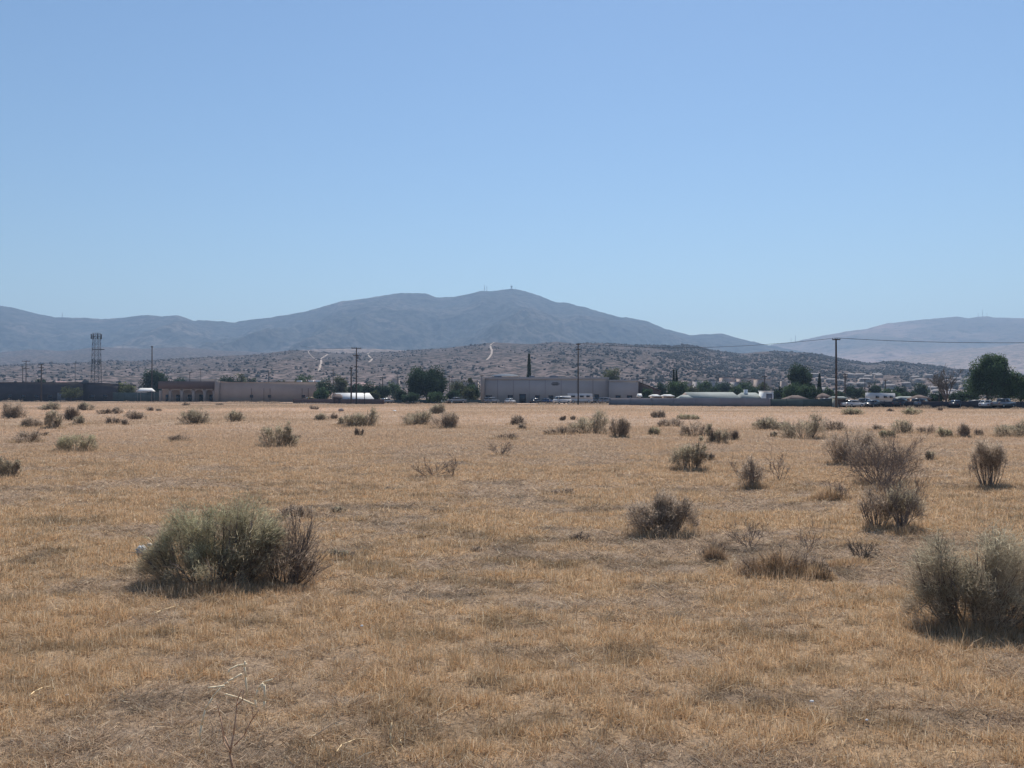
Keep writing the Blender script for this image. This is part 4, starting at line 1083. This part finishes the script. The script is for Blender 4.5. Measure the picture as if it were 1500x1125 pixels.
# ------------------------------------------------------------------ buildings
def building(name, label, px0, px1, ytop, D, depth, mat, roofmat=None, cat='building', rz=0, parapet=0.0):
    x0, x1, H = xat(px0, D), xat(px1, D), zat(ytop, D)
    xm = (x0 + x1) / 2; hw = (x1 - x0) / 2
    e = empty(name, (xm, D, 0), label, cat, None, rz)
    MB().box(-hw, hw, 0, depth, -0.3, H).build('wall', mat, e)
    r = MB().box(-hw - 0.12, hw + 0.12, -0.12, depth + 0.12, H, H + 0.18)
    r.build('roof', roofmat or mat, e)
    return e, hw, H
def opening(e, x0, x1, z0, z1, name='window', mat=None, frame=None, y=-0.03):
    f = MB()
    t = 0.1
    f.box(x0 - t, x1 + t, y, y + 0.025, z0 - t, z0); f.box(x0 - t, x1 + t, y, y + 0.025, z1, z1 + t)
    f.box(x0 - t, x0, y, y + 0.025, z0, z1); f.box(x1, x1 + t, y, y + 0.025, z0, z1)
    w = f.build(name, frame or M['fascia'], e)
    MB().box(x0, x1, y + 0.012, y + 0.026, z0, z1).build('pane' if name == 'window' else 'leaf', mat or M['glass'], w)

# long dark building on the left
e, hw, H = building('warehouse', 'long low dark building along the left edge behind the field', -60, 118, 560.5, 330, 24, M['navy'])
for k in range(9): opening(e, -hw + 3 + k*5.0, -hw + 4.6 + k*5.0, 1.2, 2.4)
opening(e, 14, 17, 0.0, 3.2, 'door', M['steel'])
e, hw, H = building('warehouse', 'lower right wing of the long dark building', 118.3, 166, 563, 332, 20, M['navy'])
opening(e, -3, -1, 1.0, 2.4); opening(e, 2, 4, 1.0, 2.4)
def fence(px0, px1, ytop, D0, D1, label, mat, name='fence', step=3.0, th=0.12, cat='fence', postmat=None):
    a = Vector((xat(px0, D0), D0, 0)); b = Vector((xat(px1, D1), D1, 0)); L = (b - a).length
    ang = math.atan2(b.y - a.y, b.x - a.x); h = zat(ytop, (D0 + D1) / 2)
    e = empty(name, a, label, cat, None, ang)
    MB().box(0, L, -th/2, th/2, -0.2, h).build('panel', mat, e)
    n = max(2, min(60, int(L / step)))
    for k in range(n + 1):
        x = L*k/n
        MB().box(x - 0.12, x + 0.12, -th/2 - 0.07, th/2 + 0.07, -0.2, h + 0.06).build('post', postmat or mat, e)
    return e
fence(166, 233, 575, 330, 318, 'dark green screened fence left of the porch building', M['greenfence'])
# porch building + tan hall
D = 312
x0 = xat(233, D); x1 = xat(315, D); xm = (x0 + x1)/2; hw = (x1 - x0)/2; H = zat(558.5, D); zf = zat(569.5, D)
e = empty('porch_building', (xm, D, 0), 'low building with brown fascia and dark arched porch openings', 'building')
MB().box(-hw, hw, 3.0, 18, -0.3, H - 0.3).build('wall', M['tan'], e)
MB().box(-hw - 0.3, hw, 0, 18.2, zf, H).build('fascia', M['fascia'], e)
cols = [-hw + 0.4, -hw*0.62, -hw*0.2, hw*0.22, hw*0.62, hw - 0.4]
for c in cols:
    p = MB().box(c - 0.45, c + 0.45, 0.1, 0.9, -0.2, zf - 0.6)
    p.build('column', M['tan2'], e)
for a, b in zip(cols[:-1], cols[1:]):          # arch heads between the columns
    ca, cb = a + 0.45, b - 0.45; w = (cb - ca)/2; mid = (ca + cb)/2; z1 = zf; zs = zf - 1.5
    prof = [(ca, z1), (cb, z1), (cb, zs)] + [(mid + w*math.cos(t), zs + 1.1*math.sin(t)) for t in np.linspace(0.2, PI - 0.2, 7)] + [(ca, zs)]
    MB().extr(prof, 0.25, 0.75).build('arch', M['tan2'], e)
for a, b in zip(cols[:-1], cols[1:]):
    MB().box((a+b)/2 - 0.9, (a+b)/2 + 0.9, 2.9, 2.96, 0.1, 2.5).build('door', M['glass'], e)
e, hw, H = building('hall', 'long plain tan building right of the arched porch', 315.3, 467, 560.3, 309, 22, M['tan'])
MB().box(-hw - 0.15, -hw + 1.6, -0.3, -0.02, -0.2, H + 0.5).build('pilaster', M['tan2'], e)
for fx in (-0.30, -0.06, 0.06, 0.68, 0.80):
    MB().box(hw*fx - 0.06, hw*fx + 0.06, -0.14, -0.01, 0.6, H*0.7).build('downpipe', M['fascia'], e)
for fx in (-0.30, 0.05, 0.70, 0.97):
    opening(e, hw*fx - 0.5 if fx < .9 else hw*fx - 1.2, hw*fx + 0.5 if fx < .9 else hw*fx - .4, 1.5, 2.3)
for fx in (0.55, 0.78, 0.92):
    MB().box(hw*fx - 0.8, hw*fx + 0.8, 5, 6.4, H + 0.18, H + 0.8).build('roof_unit', M['white'], e)
# central building
D = 262
e, hw, H = building('store_building', 'wide mauve-brown building in the centre behind the tall bare pole', 705.5, 892, 553.5, D, 26, M['mauve'])
MB().box(-hw - 0.1, hw, -0.22, -0.02, H - 0.5, H + 0.05).build('parapet_band', M['mauve'], e)
for q in range(1, 8):
    xx = -hw + 2*hw*q/8
    MB().box(xx - 0.07, xx + 0.07, -0.06, -0.005, 0, H - 0.55).build('wall_joint', M['block'], e)
for fx, ww in ((-0.75, 1.1), (-0.2, 0.8), (0.15, 1.3), (0.7, 0.9)):
    MB().box(hw*fx - ww, hw*fx + ww, 6, 8, H + 0.18, H + 0.18 + 0.55).build('roof_unit', M['steel'], e)
MB().box(-hw - 0.25, -hw + 0.9, -0.45, -0.23, -0.2, H).build('pilaster', M['tan2'], e)
sx = (814 - 799) / F * D
for k, (a, b) in enumerate([(0.85, 0.9), (0.05, 1.3), (-0.6, 0.9)]):
    zc = zat(562.5, D) + a*0.45
    s = MB()
    for q in range(7):
        xx = sx - b + q*(2*b/7); s.box(xx, xx + 2*b/7*0.7, -0.1, -0.02, zc - 0.12, zc + 0.12)
    s.build('sign', M['signred'], e)
def bx(px, D=D): return xat(px, D) - (xat(705.5, D) + xat(892, D))/2
opening(e, bx(761), bx(770), 0.0, 2.6, 'door', M['glass'])
opening(e, bx(744), bx(751), 0.0, 2.3, 'door', M['glass'])
opening(e, bx(712), bx(720), 0.4, 2.2); opening(e, bx(784), bx(790), 0.8, 2.2); opening(e, bx(804), bx(810), 0.8, 2.2); opening(e, bx(871), bx(877), 0.4, 2.5)
e2, hw2, H2 = building('store_annex', 'lower right end of the wide mauve-brown building', 892.4, 935, 557.3, 261, 24, M['mauve'])
MB().box(-hw2, hw2, -0.2, -0.02, H2 - 0.3, H2 + 0.06).build('parapet_band', M['mauve'], e2)
opening(e2, -2.4, -1.0, 0.6, 2.2); opening(e2, 1.0, 2.4, 0.6, 2.2)
# white roof dome behind
D = 330
e = empty('domed_shed', (xat(740, D), D, 0), 'low white curved roof seen above the left of the central building', 'building')
hw = 20/F*D; z0, z1 = zat(551.5, D), zat(547.6, D)
prof = [(hw*math.cos(t), z0 + (z1 - z0)*math.sin(t)) for t in np.linspace(0, PI, 15)]
MB().extr(prof, 0, 14).build('roof', M['roofwhite'], e); MB().box(-hw + .3, hw - .3, .3, 13.7, -0.2, z0 - 0.02).build('wall', M['tan2'], e)
# sloped brown shed at right of the central building
D = 264
e = empty('lean_to', (xat(935.5, D), D, 0), 'brown lean-to sloping down right of the central building', 'building')
w = 33/F*D; zt, zb = zat(559, D), zat(572, D)
MB().extr([(0, zt), (w, zb), (w, zb - 0.3), (0, zt - 0.3)], -0.3, 8).build('roof', M['roofbrown'], e)
MB().extr([(0.1, -0.2), (w - 0.2, -0.2), (w - 0.2, zb - 0.32), (0.1, zt - 0.34)], 0, 7.6).build('wall', M['fascia'], e)

def house(px0, px1, yeave, yridge, D, depth, label, wall, roof, hip=1.5, name='house', chimney=None, wins=2, group='small houses of the town', rz=0):
    x0, x1 = xat(px0, D), xat(px1, D); hw = (x1 - x0)/2; he, hr = zat(yeave, D), zat(yridge, D)
    e = empty(name, ((x0 + x1)/2, D, 0), label, 'house', group, rz)
    MB().box(-hw + 0.35, hw - 0.35, 0.35, depth - 0.35, -0.3, he - 0.05).build('wall', wall, e)
    rf = MB().gable(-hw, hw, 0, depth, he, hr, 0.12, hip).build('roof', roof, e)
    if hip < 0.3:
        for sg in (-1, 1):
            xo = sg * (hw + 0.03); xi = sg * (hw - 0.05)
            MB().add([(xo, 0.25, he), (xo, depth - 0.25, he), (xo, depth / 2, hr - 0.12), (xi, 0.25, he), (xi, depth - 0.25, he), (xi, depth / 2, hr - 0.12)],
                     [(0, 1, 2), (5, 4, 3), (0, 3, 4, 1), (1, 4, 5, 2), (2, 5, 3, 0)]).build('gable', wall, e)
    if chimney is not None:
        MB().box(chimney - 0.4, chimney + 0.4, depth*0.4, depth*0.4 + 0.7, he, hr + 0.7).build('chimney', M['white'], rf)
    for k in range(wins):
        xx = -hw + (k + 0.7)*2*hw/(wins + 0.4)
        opening(e, xx - 0.55, xx + 0.55, max(0.4, he*0.4), max(1.2, he*0.8), y=0.31)
    MB().box(-0.45, 0.45, 0.29, 0.345, 0, min(2.0, he*0.8)).build('door', M['fascia'], e)
    return e
# white-roofed house by the poles
house(497, 549, 584.3, 575.5, 246, 9, 'house with a bright white roof beside the utility poles', M['fascia'], M['roofwhite'], hip=0.05, rz=0.45)
house(486, 500, 583, 577, 243, 5, 'dark gabled shed left of the bright white roof', M['navy'], M['roofbrown'], hip=0.8, wins=1, name='shed')
# brick wall along there
fence(430, 562, 584.5, 252, 236, 'low brown wall in front of the white-roofed house', M['fascia'], 'boundary_wall', cat='wall', step=4)
fence(562, 704, 585.5, 262, 256, 'dark low fence between the white-roofed house and the central building', M['greenfence'])
house(1012, 1087, 583.2, 574.3, 205, 10, 'house with a long pale green-grey roof behind the boundary wall', M['tan'], M['roofgrey'], hip=0.1, wins=3, rz=0.12)
house(1088, 1120, 583.0, 575.0, 207, 9, 'house with a pale roof and white chimney beside the white container', M['tan'], M['roofgrey'], hip=0.8, chimney=-0.8)
house(996, 1016, 583, 578.5, 200, 5, 'small pale-roofed shed left of the long pale roof', M['tan'], M['roofgrey'], hip=0.8, wins=1, name='shed')
house(972, 989, 580, 577.8, 222, 6, 'low white-roofed shed under the green clump', M['tan2'], M['roofwhite'], hip=0.6, wins=1, name='shed')
house(955, 969, 580.2, 577.8, 226, 6, 'low white-roofed shed right of the lean-to', M['tan2'], M['roofwhite'], hip=0.6, wins=1, name='shed')
house(935, 941, 580.5, 576.5, 216, 3, 'narrow white shed against the lean-to', M['white'], M['roofwhite'], hip=0.02, wins=1, name='shed')
e, hw, H = building('storage_container', 'white upright storage container right of the pale roofs', 1120.5, 1133, 573.6, 204, 5, M['white'], cat='container')
opening(e, -hw*0.6, hw*0.6, 0.2, H - 0.6, 'door', M['steel'])
for k, (a, b, y, D, m, rf, lb) in enumerate([
  (1003,1014,559.4,420,'tan2','roofwhite','distant flat white roof, first of four above the pale roofs'),(1022,1034,559.4,420,'mauve','roofwhite','distant flat white roof, second of four above the pale roofs'),
  (1036,1066,559.6,430,'mauve','roofwhite','distant long flat roof, third of four above the pale roofs'),(1078,1099,559.5,425,'mauve','roofpink','distant flat pinkish roof, fourth above the pale roofs'),
  (1060,1076,553.5,560,'tan','roofpink','faint far pinkish block above the flat roofs, left'),(1086,1106,555,540,'tan','roofpink','faint far pinkish block above the flat roofs, middle'),
  (1112,1130,556,520,'tan2','roofpink','faint far pinkish block above the flat roofs, right'),(1146,1154,558.5,500,'tan2','roofwhite','small far white block left of the dark round-headed tree'),
  (575,584,554.5,520,'tan2','roofwhite','tiny far white-roofed block left of the large round tree'),(660,700,557.5,420,'tan2','roofwhite','far pale block between the large round tree and the central building'),
  (262,316,555.5,470,'tan2','roofwhite','far pale roof line above the porch building'),(400,436,558,480,'tan2','roofwhite','far pale roof line above the right part of the tan wall')]):
    e, hw, H = building('town_block', lb, a, b, y, D, 4 if b - a < 12 else 12, M[m], M[rf])
    for q in range(3): opening(e, hw*(-0.6 + 0.5*q), hw*(-0.6 + 0.5*q) + 1.2, H*0.4, H*0.4 + 1.3)
# boundary wall along the right
fence(893, 1128, 583.2, 201, 178, 'long grey block wall behind the field on the right', M['block'], 'boundary_wall', cat='wall', step=5, th=0.2)
fence(1128, 1228, 584.6, 178, 168, 'dull green screened fence continuing the grey block wall', M['greenfence'], cat='fence', step=3)
fence(1242, 1560, 588, 172, 156, 'dark fence behind the parked cars under the right trees', M['navy'], cat='fence', step=3)
# sheds right
house(1224, 1243, 583, 580.6, 166, 4, 'pale grey corrugated shed beside the tall right pole', M['roofgrey'], M['roofgrey'], hip=0.2, wins=1, name='shed')
house(1321, 1345, 583.2, 580.6, 190, 5, 'pale flat-roofed shed between dark trees on the right', M['tan2'], M['roofgrey'], hip=0.5, wins=1, name='shed')
house(1346, 1366, 584, 578.5, 182, 6, 'brown gabled house left of the leafless tree', M['tan'], M['roofbrown'], hip=1.0)
house(1158, 1186, 584.5, 579, 196, 7, 'brown-roofed house behind the green fence', M['tan'], M['roofbrown'], hip=1.4)
house(1204, 1222, 582, 576, 215, 7, 'brown-roofed house right of the cypress', M['tan2'], M['roofbrown'], hip=1.2)
house(1460, 1478, 592, 587.5, 160, 4, 'grey shed under the tallest leafy tree', M['block'], M['roofgrey'], hip=0.6, wins=1, name='shed')
# houses climbing the lower hill on the right: tiny, far
def hill_houses():
    protos = []
    r = random.Random(4)
    for i in range(64):
        px = r.uniform(1190, 1420) if i < 46 else r.uniform(40, 760)
        t = r.uniform(0.02, 0.28) if i < 46 else r.uniform(0.02, 0.14)
        X, D, Z = foot_at(np.array([px]), np.array([t])); X, D, Z = float(X[0]), float(D[0]), float(Z[0])
        w, d, h = r.uniform(6, 11), r.uniform(6, 8), r.uniform(1.9, 2.5)
        right = i < 46
        lb = 'tiny pale-roofed house on the lower hillside between the tall right pole and the leafless tree' if right else 'tiny pale-roofed house at the foot of the hills left of the central building'
        if i in (0, 46):
            e = empty('hillside_house', (X, D, Z), lb, 'house', 'hillside houses behind the right trees' if right else 'houses at the foot of the left hills', r.uniform(-0.4, 0.4))
            MB().box(-6, 6, -4.2, 4.2, -3, 3).build('wall', M['tan2'], e)
            MB().gable(-6.5, 6.5, -4.8, 4.8, 3.0, 4.7, 0.15, 2.5).build('roof', M['roofdust'] if right else M['roofpink'], e)
            protos.append(e)
        else:
            p = protos[-1]; e = p.copy(); C.objects.link(e); e.location = (X, D, Z); e.rotation_euler = (0, 0, r.uniform(-0.4, 0.4))
            for ch in p.children:
                c = ch.copy(); C.objects.link(c); c.parent = e
        e.scale = (w/12, d/9, h/3)
hill_houses()

# ------------------------------------------------------------------ road and vehicles
def road():
    V = []; n = 60
    for i in range(n + 1):
        t = i / n; x = -260 + 420*t
        # edge runs from far left to near right
        y = np.interp(x, [-260, -190, -45, 0, 40, 90, 160], [336, 318, 232, 212, 188, 156, 132])
        V += [(x, y - 3.5, 0.16), (x, y + 3.5, 0.16)]
    V = [(a, b, 0.05 + ghf(a, b)*max(0, min(1, 1 - (math.hypot(a, b) - 150)/250)) + 0.03) for a, b, c in V]
    tag(mesh('road', V, [(2*i, 2*i+2, 2*i+3, 2*i+1) for i in range(n)], M['asphalt']), 'asphalt road along the far edge of the field', None, None, 'structure')
road()

def vehicle(px, D, label, kind, paint, flip=False, rz=0.0, group='vehicles parked along the field edge'):
    e = empty({'car':'parked_car','suv':'parked_car','pickup':'pickup_truck','van':'van','rv':'motorhome','trailer':'trailer'}[kind], (xat(px, D), D, 0.05), label,
              {'car':'car','suv':'car','pickup':'pickup','van':'van','rv':'motorhome','trailer':'trailer'}[kind], group, rz + (PI if flip else 0))
    W = 0.9; m = M[paint]
    if kind in ('car',):
        body = [(-2.2,0.35),(2.2,0.35),(2.25,0.62),(2.1,0.80),(1.15,0.92),(-1.4,0.95),(-2.15,0.90),(-2.25,0.6)]
        cab = [(1.1,0.92),(0.35,1.40,0.14),(-0.75,1.43,0.14),(-1.55,0.94)]; wx = (1.38, -1.35); L = 2.2; r = 0.33
    elif kind == 'suv':
        body = [(-2.3,0.40),(2.3,0.40),(2.35,0.75),(2.2,0.98),(1.15,1.08),(-2.25,1.12),(-2.35,0.7)]
        cab = [(1.15,1.08),(0.55,1.68,0.12),(-2.0,1.72,0.12),(-2.25,1.12)]; wx = (1.45, -1.4); L = 2.3; r = 0.38
    elif kind == 'pickup':
        body = [(-2.75,0.45),(2.6,0.45),(2.65,0.85),(2.5,1.05),(1.2,1.12),(-2.8,1.12),(-2.8,0.7)]
        cab = [(1.2,1.12),(0.6,1.72,0.12),(-0.7,1.74,0.12),(-0.85,1.12)]; wx = (1.7, -1.75); L = 2.6; r = 0.4
    elif kind == 'van':
        body = [(-2.6,0.4),(2.5,0.4),(2.55,0.9),(2.2,1.2),(-2.6,1.25),(-2.65,0.7)]
        cab = [(2.15,1.2),(1.5,2.0,0.1),(-2.5,2.1,0.1),(-2.6,1.25)]; wx = (1.7, -1.7); L = 2.5; r = 0.38
    else:
        body = [(-3.6,0.5),(3.4,0.5),(3.5,1.1),(-3.6,1.2)]
        cab = [(3.45,1.1),(3.3,2.7,0.05),(-3.55,2.8,0.05),(-3.6,1.2)]; wx = (2.3, -2.0); L = 3.5; r = 0.42
    MB().extr(body, -W, W).build('body', m, e)
    cabm = MB().extr(cab, -W + 0.04, W - 0.04).build('cabin', m, e)
    (ax, az), (bx_, bz), (cx, cz), (dx, dz) = [(p[0], p[1]) for p in cab]
    # side glass
    for s in (-1, 1):
        yy = s*(W - 0.03)
        zl, zh = az + 0.08, az + (bz - az)*0.85
        def edge(z, left): 
            p, q = ((dx, dz), (cx, cz)) if left else ((ax, az), (bx_, bz))
            t = (z - p[1])/(q[1] - p[1]); return p[0] + (q[0] - p[0])*t
        tl, th_ = 0.14*(zl-az)/(bz-az), 0.14*(zh-az)/(bz-az)
        if kind in ('rv', 'trailer'):
            pan = [(1.6, 2.6), (-0.2, 0.9), (-2.6, -1.5)]
            for a, b in pan: MB().box(a if a < b else b, b if a < b else a, yy - 0.01, yy + 0.03*s + 0.012, 1.7, 2.2).build('window', M['glass'], e)
            continue
        vs = [(edge(zl, True)+0.12, yy - s*tl + s*0.02, zl), (edge(zl, False)-0.12, yy - s*tl + s*0.02, zl), (edge(zh, False)-0.08, yy - s*th_ + s*0.02, zh), (edge(zh, True)+0.08, yy - s*th_ + s*0.02, zh)]
        vi = [(a, b - s*0.04, c) for a, b, c in vs]
        MB().add(vs + vi, [(0,1,2,3),(7,6,5,4),(0,4,5,1),(1,5,6,2),(2,6,7,3),(3,7,4,0)]).build('window', M['glass'], e)
    # windscreen and rear screen
    for (p, q, s, nm) in (((ax, az), (bx_, bz), 1, 'windscreen'), ((dx, dz), (cx, cz), -1, 'rear_window')):
        if kind == 'trailer': break
        a = (p[0]*0.88 + q[0]*0.12 + 0.02*s, p[1]*0.88 + q[1]*0.12); b = (p[0]*0.12 + q[0]*0.88 + 0.02*s, p[1]*0.12 + q[1]*0.88)
        MB().extr([(a[0], a[1]), (a[0] + 0.02*s, a[1] + 0.02), (b[0] + 0.02*s, b[1] + 0.02), (b[0], b[1])], -W + 0.2, W - 0.2).build(nm, M['glass'], e)
    for x in wx:
        for s in (-1, 1):
            wh = MB().bar((x, s*(W - 0.2), r), (x, s*(W + 0.03), r), r, r, 14).build('wheel', M['rubber'], e)
            MB().bar((x, s*(W + 0.032), r), (x, s*(W + 0.045), r), r*0.6, r*0.55, 10).build('rim', M['chrome'], wh)
    zl = body[2][1]
    for s in (-1, 1):
        MB().box(body[2][0] - 0.08, body[2][0] + 0.03, s*0.6 - 0.17, s*0.6 + 0.17, zl - 0.06, zl + 0.1).build('headlight', M['lamp'], e)
        MB().box(body[-1][0] - 0.03, body[-1][0] + 0.06, s*0.66 - 0.12, s*0.66 + 0.12, zl - 0.04, zl + 0.12).build('tail_light', M['carred'], e)
    return e
vehicle(454, 262, 'pale yellow pickup parked in front of the tan building corner', 'pickup', 'caryellow', rz=0.6)
vehicle(566, 250, 'small silver car right of the white-roofed house', 'car', 'carsilver', rz=0.9)
vehicle(604, 250, 'silver car under the large round tree', 'car', 'carsilver', rz=1.1)
vehicle(648, 252, 'white car under the right side of the large round tree', 'car', 'carwhite', rz=-0.8)
vehicle(668, 246, 'silver pickup left of the central building corner', 'pickup', 'carsilver', True, rz=0.5)
vehicle(720, 246, 'silver suv at the left door of the central building', 'suv', 'carsilver', rz=0.9)
vehicle(747, 244, 'white car seen end-on before the central building', 'car', 'carwhite', rz=PI/2 - 0.3)
vehicle(785, 250, 'dark car in front of the middle of the central building', 'car', 'cardark', rz=1.0)
vehicle(823, 236, 'white van left of the tall bare pole', 'van', 'carwhite', True, rz=0.7)
vehicle(850, 246, 'white motorhome behind the tall bare pole', 'rv', 'carwhite')
vehicle(888, 236, 'silver suv at the left end of the grey block wall', 'suv', 'carsilver', rz=0.8)
vehicle(800, 252, 'blue car between the dark car and the white van', 'car', 'carblue', True, rz=-0.9)
vehicle(866, 248, 'dark suv right of the white motorhome', 'suv', 'cardark', rz=0.8)
vehicle(1213, 176, 'silver suv left of the tall right pole', 'suv', 'carsilver', rz=0.8)
vehicle(1249, 166, 'nearest white car right of the tall right pole', 'car', 'carwhite', rz=0.5)
vehicle(1266, 174, 'white pickup behind the nearest white car', 'pickup', 'carwhite', rz=0.6)
vehicle(1278, 168, 'dark car right of the nearest white car', 'car', 'cardark', True, rz=0.7)
vehicle(1290, 180, 'pale trailer right of the white pickup', 'trailer', 'carwhite', rz=0.5)
vehicle(1349, 168, 'silver suv in front of the brown gabled house', 'suv', 'carsilver', rz=0.7)
vehicle(1401, 164, 'dark car below the leafless tree', 'car', 'cardark', rz=0.9)
vehicle(1427, 164, 'silver car between the leafless and the tallest tree', 'car', 'carsilver', True, rz=-0.9)
vehicle(1445, 160, 'white car under the tallest leafy tree', 'car', 'carwhite', rz=0.9)
vehicle(1470, 158, 'silver pickup near the right edge', 'pickup', 'carsilver', rz=0.6)
vehicle(1320, 168, 'dark suv left of the silver suv', 'suv', 'cardark', rz=0.8)
# awning in the dark tree
e = empty('awning', (xat(214, 306), 306, 0), 'bright white awning beside the dark spreading tree', 'awning')
MB().gable(-2.6, 2.6, -1.5, 1.5, zat(573, 306), zat(568.5, 306), 0.1, 0.6).build('canopy', M['roofwhite'], e)
for sx_ in (-2.4, 2.4):
    for sy in (-1.3, 1.3): MB().bar((sx_, sy, 0), (sx_, sy, zat(572.8, 306)), 0.06, 0.06, 6).build('leg', M['steel'], e)

# ------------------------------------------------------------------ haze
MB().box(-6300, 6300, -6300, 6300, -8, 550).build('haze', bpy.data.materials.new('haze'))
hz = bpy.data.objects['haze']; tag(hz, 'thin dusty haze over field, town and mountains', None, None, 'stuff')
hm = hz.data.materials[0]; hm.use_nodes = True; nt = hm.node_tree; nt.nodes.clear()
ho = nt.nodes.new('ShaderNodeOutputMaterial'); pv = nt.nodes.new('ShaderNodeVolumePrincipled')
pv.inputs['Density'].default_value = 1.65e-4; pv.inputs['Color'].default_value = (0.47, 0.69, 1.0, 1); pv.inputs['Anisotropy'].default_value = 0.2
nt.links.new(pv.outputs['Volume'], ho.inputs['Volume'])

# ------------------------------------------------------------------ light, sky, camera
AZ, EL = math.radians(13), math.radians(50)
sd = Vector((math.sin(AZ)*math.cos(EL), math.cos(AZ)*math.cos(EL), math.sin(EL)))
sl = bpy.data.lights.new('sun', 'SUN'); sl.energy = 4.9; sl.angle = math.radians(0.5); sl.color = (1.0, 0.94, 0.86)
so = bpy.data.objects.new('sun', sl); C.objects.link(so); so.rotation_euler = sd.to_track_quat('Z', 'Y').to_euler()
w = bpy.data.worlds.new('World'); bpy.context.scene.world = w; w.use_nodes = True
nt = w.node_tree; nt.nodes.clear()
wo = nt.nodes.new('ShaderNodeOutputWorld'); bg = nt.nodes.new('ShaderNodeBackground'); sk = nt.nodes.new('ShaderNodeTexSky')
sk.sky_type = 'NISHITA'; sk.sun_disc = False; sk.sun_elevation = EL; sk.sun_rotation = AZ
sk.altitude = 800; sk.air_density = 1.45; sk.dust_density = 0.3; sk.ozone_density = 6.0
bg.inputs['Strength'].default_value = 0.086
nt.links.new(sk.outputs[0], bg.inputs[0]); nt.links.new(bg.outputs[0], wo.inputs[0])
cam = bpy.data.cameras.new('camera'); co = bpy.data.objects.new('camera', cam); C.objects.link(co)
cam.sensor_width = 36; cam.lens = F / 1500 * 36; cam.clip_start = 0.1; cam.clip_end = 30000
co.location = (0, 0, EYE); co.rotation_euler = (PI/2 + PITCH, 0, 0)
sc = bpy.context.scene; sc.camera = co
sc.view_settings.view_transform = 'Standard'; sc.view_settings.look = 'None'
sc.view_settings.exposure = 0.22; sc.view_settings.gamma = 1
sc.cycles.use_denoising = True; sc.cycles.denoising_prefilter = 'ACCURATE'; sc.cycles.max_bounces = 6; sc.cycles.transparent_max_bounces = 8
